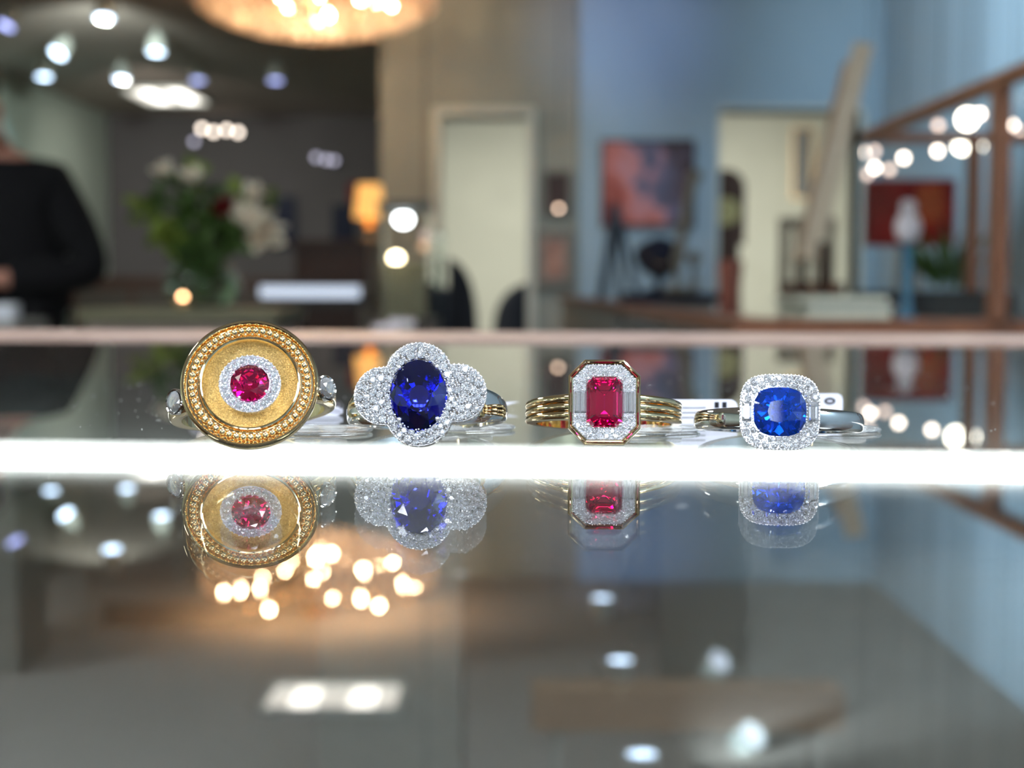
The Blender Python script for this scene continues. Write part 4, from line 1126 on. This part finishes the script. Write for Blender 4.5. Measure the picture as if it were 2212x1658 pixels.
# ---- ring 2: oval tanzanite with quatrefoil pave
mmu = .001
r2 = thing('tanzanite_ring', 'white gold ring with a deep blue oval stone in a lobed diamond cluster', 'ring')
circ = [(0, 2.45, 4.45), (0, -2.45, 4.45), (-4.75, -.15, 3.85), (5.1, .05, 3.85)]
def quat_r(a):
    best = 0
    for cx, cz, cr_ in circ:
        b = cx * math.cos(a) + cz * math.sin(a); c = cx * cx + cz * cz - cr_ * cr_
        dsc = b * b - c
        if dsc >= 0: best = max(best, b + math.sqrt(dsc))
    return best
QP = [(quat_r(2 * PI * k / 144) * math.cos(2 * PI * k / 144), quat_r(2 * PI * k / 144) * math.sin(2 * PI * k / 144)) for k in range(144)]
OV = [(3.72 * math.cos(2 * PI * k / 48), 4.66 * math.sin(2 * PI * k / 48)) for k in range(48)]
mm_ = lambda poly: [(x * mmu, z * mmu) for x, z in poly]
cl = annulus(QP, grow(OV, .96), .42, 1.5).build('cluster', 'white_gold', r2)
def bulge(x, z):
    e = math.hypot(x / 3.85, z / 4.8)
    return -.55 * max(0, 1.0 - (e - 1) * .8) - .35 * (abs(x) > 4.2) * math.sin(PI * min(1, (abs(x) - 4.2) / 4.5)) 
st, bd = pave(QP, [OV], 88, 5)
g = G()
for x, z, q in st: diamond(cl, x, z, q, bulge(x, z) + .02, random.Random(int((x + 20) * 997 + z * 131)))
for x, z in bd: g.lathe([(.1 * mmu, 0), (.13 * mmu, .6 * mmu)], 6, Matrix.Translation((x * mmu, .45 * mmu, z * mmu)) @ Matrix.Rotation(PI / 2, 4, 'X'), caps=False); g.ball((x * mmu, (bulge(x, z) - .12) * mmu, z * mmu), .14 * mmu, 8, 6)
scallop(lambda a: quat_r(a) - .08, 84, .20, .15, g)
g.build('prong_beads', 'prong_metal', cl, 60)['kind'] = 'stuff'
annulus(QP, grow(QP, .975), -.05, .45).build('cluster_edge', 'prong_metal', cl)
annulus(grow(OV, 1.02), grow(OV, .985), -.1, .45).build('stone_collar', 'white_gold', cl)
g = brilliant_mesh('t', tab=.50, ch=.42, ph=.95)
g.v = [(x * 3.78 * mmu, (y * 3.0 - .6) * mmu, (z * 4.76 - .25) * mmu) for x, y, z in g.v]; g.girdle = (-.6 + .02) * mmu; g.build('tanzanite', 'tanzanite', r2)
g = G()
for a in (48, 132, 228, 312):
    q = R_(a); g.ball((3.75 * math.cos(q) * mmu, -.85 * mmu, 4.65 * math.sin(q) * mmu), .32 * mmu, 10, 8)
g.build('claws', 'prong_metal', r2, 60)
G().lathe([(2.2 * mmu, -3.2 * mmu), (3.6 * mmu, -.2 * mmu)], 32, Matrix.Diagonal((1, 1, 1.2, 1)) @ Matrix.Rotation(PI / 2, 4, 'X'), caps=False).build('gallery', 'white_gold', r2, 40)
def prof2(ph_):
    t_ = min(ph_, 2 * PI - ph_)
    w = lerp(2.9, 1.15, (t_ - .55) / 1.2); th = lerp(2.0, 1.4, (t_ - .6) / 1.5)
    return dome_profile(w, th, 10)
band_ = ring_band(r2, 'white_gold', 11.25, 12.5, prof2)
for v in band_.data.vertices: v.co.z -= .0008
A2 = settle(r2, 905, 970, .2010, R_(-2), R_(-1.5), 0, 0, 0)

# ---- ring 3: octagonal gold ring with emerald-cut ruby
r3 = thing('octagon_ring', 'yellow gold octagonal ring with a rectangular step-cut ruby', 'ring')
def oct_ring(g, w, h, c, prof, m):
    """sweep: prof = (inset, y)"""
    rows = [octa(w - i, h - i, c - i * .586) for i, y in prof]
    n = 8; k = len(g.v)
    for (i, y), rw in zip(prof, rows): g.v += [(x * mmu, y * mmu, z * mmu) for x, z in rw]
    for i in range(len(prof) - 1):
        for j in range(n): g.f.append((k + i * n + j, k + i * n + (j + 1) % n, k + (i + 1) * n + (j + 1) % n, k + (i + 1) * n + j))
    return g
g = oct_ring(G(), 4.85, 5.72, 2.2, [(1.0, 2.4), (.25, 1.6), (.0, 1.0), (0, -.1), (.1, -.32), (.28, -.38), (.42, -.25), (.47, 0.0), (.5, .6)], 0)
g.build('bezel', 'yellow_gold', r3, 25)
oct_ring(G(), 4.33, 5.20, 1.98, [(0, .3), (0, -.12), (.10, -.2), (.2, -.12), (.22, .6)], 0).build('inner_border', 'white_gold', r3, 25)
OC = octa(4.12, 5.0, 1.9); RB = octa(2.45, 3.45, .75)
BL = [(-4.1, -1.55), (-2.4, -1.55), (-2.4, 1.55), (-4.1, 1.55)]; BR = [(-x, z) for x, z in BL][::-1]
hl = annulus(OC, grow(RB, .97), .42, 1.1).build('halo', 'prong_metal', r3)
annulus(grow(RB, 1.02), grow(RB, .985), -.05, .45).build('stone_collar', 'white_gold', hl)
st, bd = pave(OC, [RB, BL, BR], 32, 11, .05)
g = G()
for x, z, q in st: diamond(hl, x, z, q, -.12, random.Random(int((x + 20) * 997 + z * 131)))
for x, z in bd: g.lathe([(.09 * mmu, 0), (.11 * mmu, .6 * mmu)], 6, Matrix.Translation((x * mmu, .43 * mmu, z * mmu)) @ Matrix.Rotation(PI / 2, 4, 'X'), caps=False); g.ball((x * mmu, -.2 * mmu, z * mmu), .12 * mmu, 8, 6)
g.build('prong_beads', 'prong_metal', hl, 60)['kind'] = 'stuff'
for s in (-1, 1):
    for x in (2.82, 3.62):
        b_ = step_gem(.37, 1.48, .06, [(.20, -.42), (.10, -.30), (0, -.05), (0, 0), (.2, .17), (.34, .30)]); o = b_.build('baguette_diamond', 'diamond', hl); o.location = (s * x * mmu, 0, 0)
step_gem(2.38, 3.36, .8, [(1.25, -1.15), (.85, -.98), (.42, -.70), (0, -.25), (0, 0), (.6, .6), (1.2, 1.3), (1.8, 1.9), (2.3, 2.3)]).build('ruby', 'ruby', r3)
g = G()
for sx in (-1, 1):
    for sz in (-1, 1): g.ball((sx * 2.15 * mmu, -.6 * mmu, sz * 3.1 * mmu), .26 * mmu, 10, 8)
for k in range(5):
    for s in (-1, 1): g.ball(((-1.5 + k * .75) * mmu, -.38 * mmu, s * 3.5 * mmu), .14 * mmu, 8, 6)
g.build('claws', 'prong_metal', r3, 60)
def prof3(ph_):
    t_ = min(ph_, 2 * PI - ph_)
    w = lerp(1.75, 1.35, (t_ - .5) / 1.6); th = 1.55
    out = [(-th, -w), (-th, w)]
    for lobe, c in enumerate((2 / 3, 0, -2 / 3)):
        for i in range(7):
            a = PI * i / 6; out.append((-.52 + .52 * math.sin(a) ** .7, w * (c + math.cos(a) / 3)))
    return out
band_ = ring_band(r3, 'yellow_gold', 11.1, 11.7, prof3, phi0=R_(17))
for v in band_.data.vertices: v.co.z -= .0004
A3 = settle(r3, 1305, 968, .2040, R_(-3), R_(0), 0, 0, 0)

# ---- ring 4: cushion sapphire halo
r4 = thing('sapphire_ring', 'white gold ring with a bright blue cushion stone in a diamond halo', 'ring')
def sup(a, w, h, n): return (abs(math.cos(a) / w) ** n + abs(math.sin(a) / h) ** n) ** (-1 / n)
SQ = [(sup(2 * PI * k / 96, 5.15, 4.88, 3.4) * math.cos(2 * PI * k / 96), sup(2 * PI * k / 96, 5.15, 4.88, 3.4) * math.sin(2 * PI * k / 96)) for k in range(96)]
SI = [(sup(2 * PI * k / 64, 3.42, 3.20, 3.0) * math.cos(2 * PI * k / 64), sup(2 * PI * k / 64, 3.42, 3.20, 3.0) * math.sin(2 * PI * k / 64)) for k in range(64)]
hl = annulus(SQ, grow(SI, .96), .35, 1.4).build('halo', 'white_gold', r4)
annulus(SQ, grow(SQ, .98), -.1, .4).build('halo_edge', 'prong_metal', hl)
annulus(grow(SI, 1.03), grow(SI, .985), -.3, .4).build('stone_collar', 'white_gold', hl)
BL = [(-5.0, -1.35), (-3.55, -1.35), (-3.55, 1.35), (-5.0, 1.35)]; BR = [(-x, z) for x, z in BL][::-1]
st, bd = pave(SQ, [SI, BL, BR], 44, 21)
g = G()
for x, z, q in st: diamond(hl, x, z, q, -.2, random.Random(int((x + 20) * 997 + z * 131)))
for x, z in bd: g.lathe([(.09 * mmu, 0), (.11 * mmu, .65 * mmu)], 6, Matrix.Translation((x * mmu, .36 * mmu, z * mmu)) @ Matrix.Rotation(PI / 2, 4, 'X'), caps=False); g.ball((x * mmu, -.3 * mmu, z * mmu), .12 * mmu, 8, 6)
scallop(lambda a: sup(a, 5.1, 4.83, 3.4), 72, .15, -.02, g)
g.build('prong_beads', 'prong_metal', hl, 60)['kind'] = 'stuff'
for s in (-1, 1):
    o = step_gem(.62, 1.3, .06, [(.32, -.45), (.16, -.32), (0, -.05), (0, 0), (.3, .26), (.58, .5)]).build('baguette_diamond', 'diamond', hl); o.location = (s * 4.25 * mmu, -.15 * mmu, 0)
g = brilliant_mesh('s', shape=lambda a: sup(a, 1, .94, 3.0) , tab=.46, ch=.36, ph=.80)
g.v = [(x * 3.4 * mmu, (y * 3.25 - .45) * mmu, z * 3.4 * mmu) for x, y, z in g.v]; g.girdle = (-.45 + .02) * mmu; g.build('sapphire', 'sapphire', r4)
g = G()
for sx in (-1, 1):
    for sz in (-1, 1): g.ball((sx * 2.72 * mmu, -.75 * mmu, sz * 2.55 * mmu), .22 * mmu, 10, 8)
g.build('claws', 'prong_metal', r4, 60)
def prof4(ph_):
    t_ = min(ph_, 2 * PI - ph_)
    w = lerp(1.5, 1.15, (t_ - .5) / 1.4); th = lerp(1.9, 1.4, (t_ - .6) / 1.5)
    return dome_profile(w, th, 10)
band_ = ring_band(r4, 'white_gold', 11.6, 12.2, prof4, phi0=R_(14))
for v in band_.data.vertices: v.co.z -= .0008
A4 = settle(r4, 1683, 980, .1985, R_(-9), R_(0), 0, 0, 0)

# ------------------------------------------------------------------ price tags on thin loops
def glass_y(px, D): return P(px, 800, D)
def rrect(w, h, r, k=6):
    out = []
    for cx, cz, a0 in ((w - r, h - r, 0), (r, h - r, 90), (r, r, 180), (w - r, r, 270)):
        for i in range(k + 1):
            a = R_(a0 + 90 * i / k); out.append((cx + r * math.cos(a), cz + r * math.sin(a)))
    return out
def price_tag(px0, px1, pytop, D, lab, yaw_=0, marks=None):
    a = P(px0, 880, D).x; b = P(px1, 880, D).x; h = P(px1, pytop, D).z - GT
    r = thing('price_tag', lab, 'price tag', (a, D, GT), yaw_)
    w = b - a
    G().prism(rrect(w, h, .0011), 0, .00018).build('card', 'tag_paper', r)
    if marks: marks(r, w, h)
    return r
def m3(r, w, h):
    for k in range(3): G().box((w * .05, -.00006, h * (.25 + .2 * k)), (w * .55, .0, h * (.30 + .2 * k))).build('printed_line', 'tag_grey_ink', r)
    for k in (0, 1): G().box((w - .0036 + k * .0012, -.00006, h * .66), (w - .0029 + k * .0012, 0, h * .90)).build('printed_mark', 'tag_ink', r)
def m4(r, w, h):
    v = []; f = []
    cx, cz = w - .0022, h * .66
    for k in range(20):
        a = 2 * PI * k / 20
        for rx, rz_ in ((.00095, .00058), (.00055, .00020)): v.append((cx + rx * math.cos(a), -.00006, cz + rz_ * math.sin(a)))
    for k in range(20): n_ = (k + 1) % 20; f.append((2 * k, 2 * k + 1, 2 * n_ + 1, 2 * n_))
    G().add(v, f).build('printed_zero', 'tag_ink', r)
price_tag(1440, 1594, 863, .236, 'white price tag with grey lines between the octagonal and sapphire rings', R_(2), m3)
price_tag(1700, 1822, 850, .252, 'white price tag printed with a 0 behind the sapphire ring', R_(3), m4)
price_tag(640, 741, 878, .250, 'white price tag sticking out behind the gold disc ring', R_(-3))
r = price_tag(1040, 1122, 868, .262, 'pointed white tag tip right of the oval blue stone ring', R_(8))
ch_ = r.children[0]; ch_.data.clear_geometry()
w_ = P(1122, 880, .262).x - P(1040, 880, .262).x; h_ = P(1100, 868, .262).z - GT
vv = [(0, 0, h_ * .45), (w_ * .7, 0, h_ * .62), (w_, 0, h_), (0, 0, h_ * .75)]
ch_.data.from_pydata(vv + [(x, .00018, z) for x, y, z in vv] + [(0, 0, 0), (w_ * .3, 0, 0), (0, .00018, 0), (w_ * .3, .00018, 0)],
    [], [(0, 1, 2, 3), (7, 6, 5, 4), (0, 4, 5, 1), (1, 5, 6, 2), (2, 6, 7, 3), (3, 7, 4, 0), (8, 9, 1, 0), (10, 4, 5, 11), (8, 10, 11, 9), (9, 11, 5, 1), (8, 0, 4, 10)])
ch_.data.materials.append(M['tag_paper']) if not ch_.data.materials else None
# loops of clear thread from each tag to its ring
for (root, px, D, lab, py) in ((r1, 690, .222, 'clear plastic tag loop behind the gold disc ring', 0), (r2, 1000, .226, 'clear plastic tag loop behind the oval blue stone ring', 0),
                           (r3, 1400, .224, 'clear plastic tag loop behind the octagonal ring', 0), (r4, 1790, .224, 'clear plastic tag loop behind the sapphire ring', 0)):
    c = P(px, 900, D)
    t_ = thing('tag_loop', lab, 'tag loop', (c.x, D, GT))
    g = G(); g.tube([(.0075 * math.cos(a), .004 * math.sin(a), .00042) for a in [2 * PI * k / 32 for k in range(32)]], .0003, 8, True)
    g.build('thread', 'tag_plastic', t_, 60)
    g = G().prism(rrect(.0075, .0022, .0009), 0, .00016, Matrix.Translation((-.003, -.0055, .0005)) @ Matrix.Rotation(R_(-68), 4, 'X'))
    g.build('strap', 'tag_plastic', t_)

# dust and lint on the glass
random.seed(77); g = G()
for k in range(340):
    x = random.uniform(-.085, .10); y = random.uniform(.11, .42)
    s = random.uniform(.00002, .00007) * (y / .2) ** .5
    if random.random() < .16:
        a = random.uniform(0, PI); l = random.uniform(.0002, .0007); q = random.uniform(-1, 1)
        g.tube([(x, y, GT + .00006), (x + l * math.cos(a), y + l * math.sin(a), GT + .0001), (x + l * math.cos(a + q) * 1.6, y + l * math.sin(a + q) * 1.6, GT + .00006)], .00002, 4)
    else: g.ball((x, y, GT + s * .8), s, 6, 4)
stuff(g.build('dust', 'dust'), 'fine white dust and lint specks on the counter glass', 'dust')
print('tilts', [round(math.degrees(a), 1) for a in (A1, A2, A3, A4)])
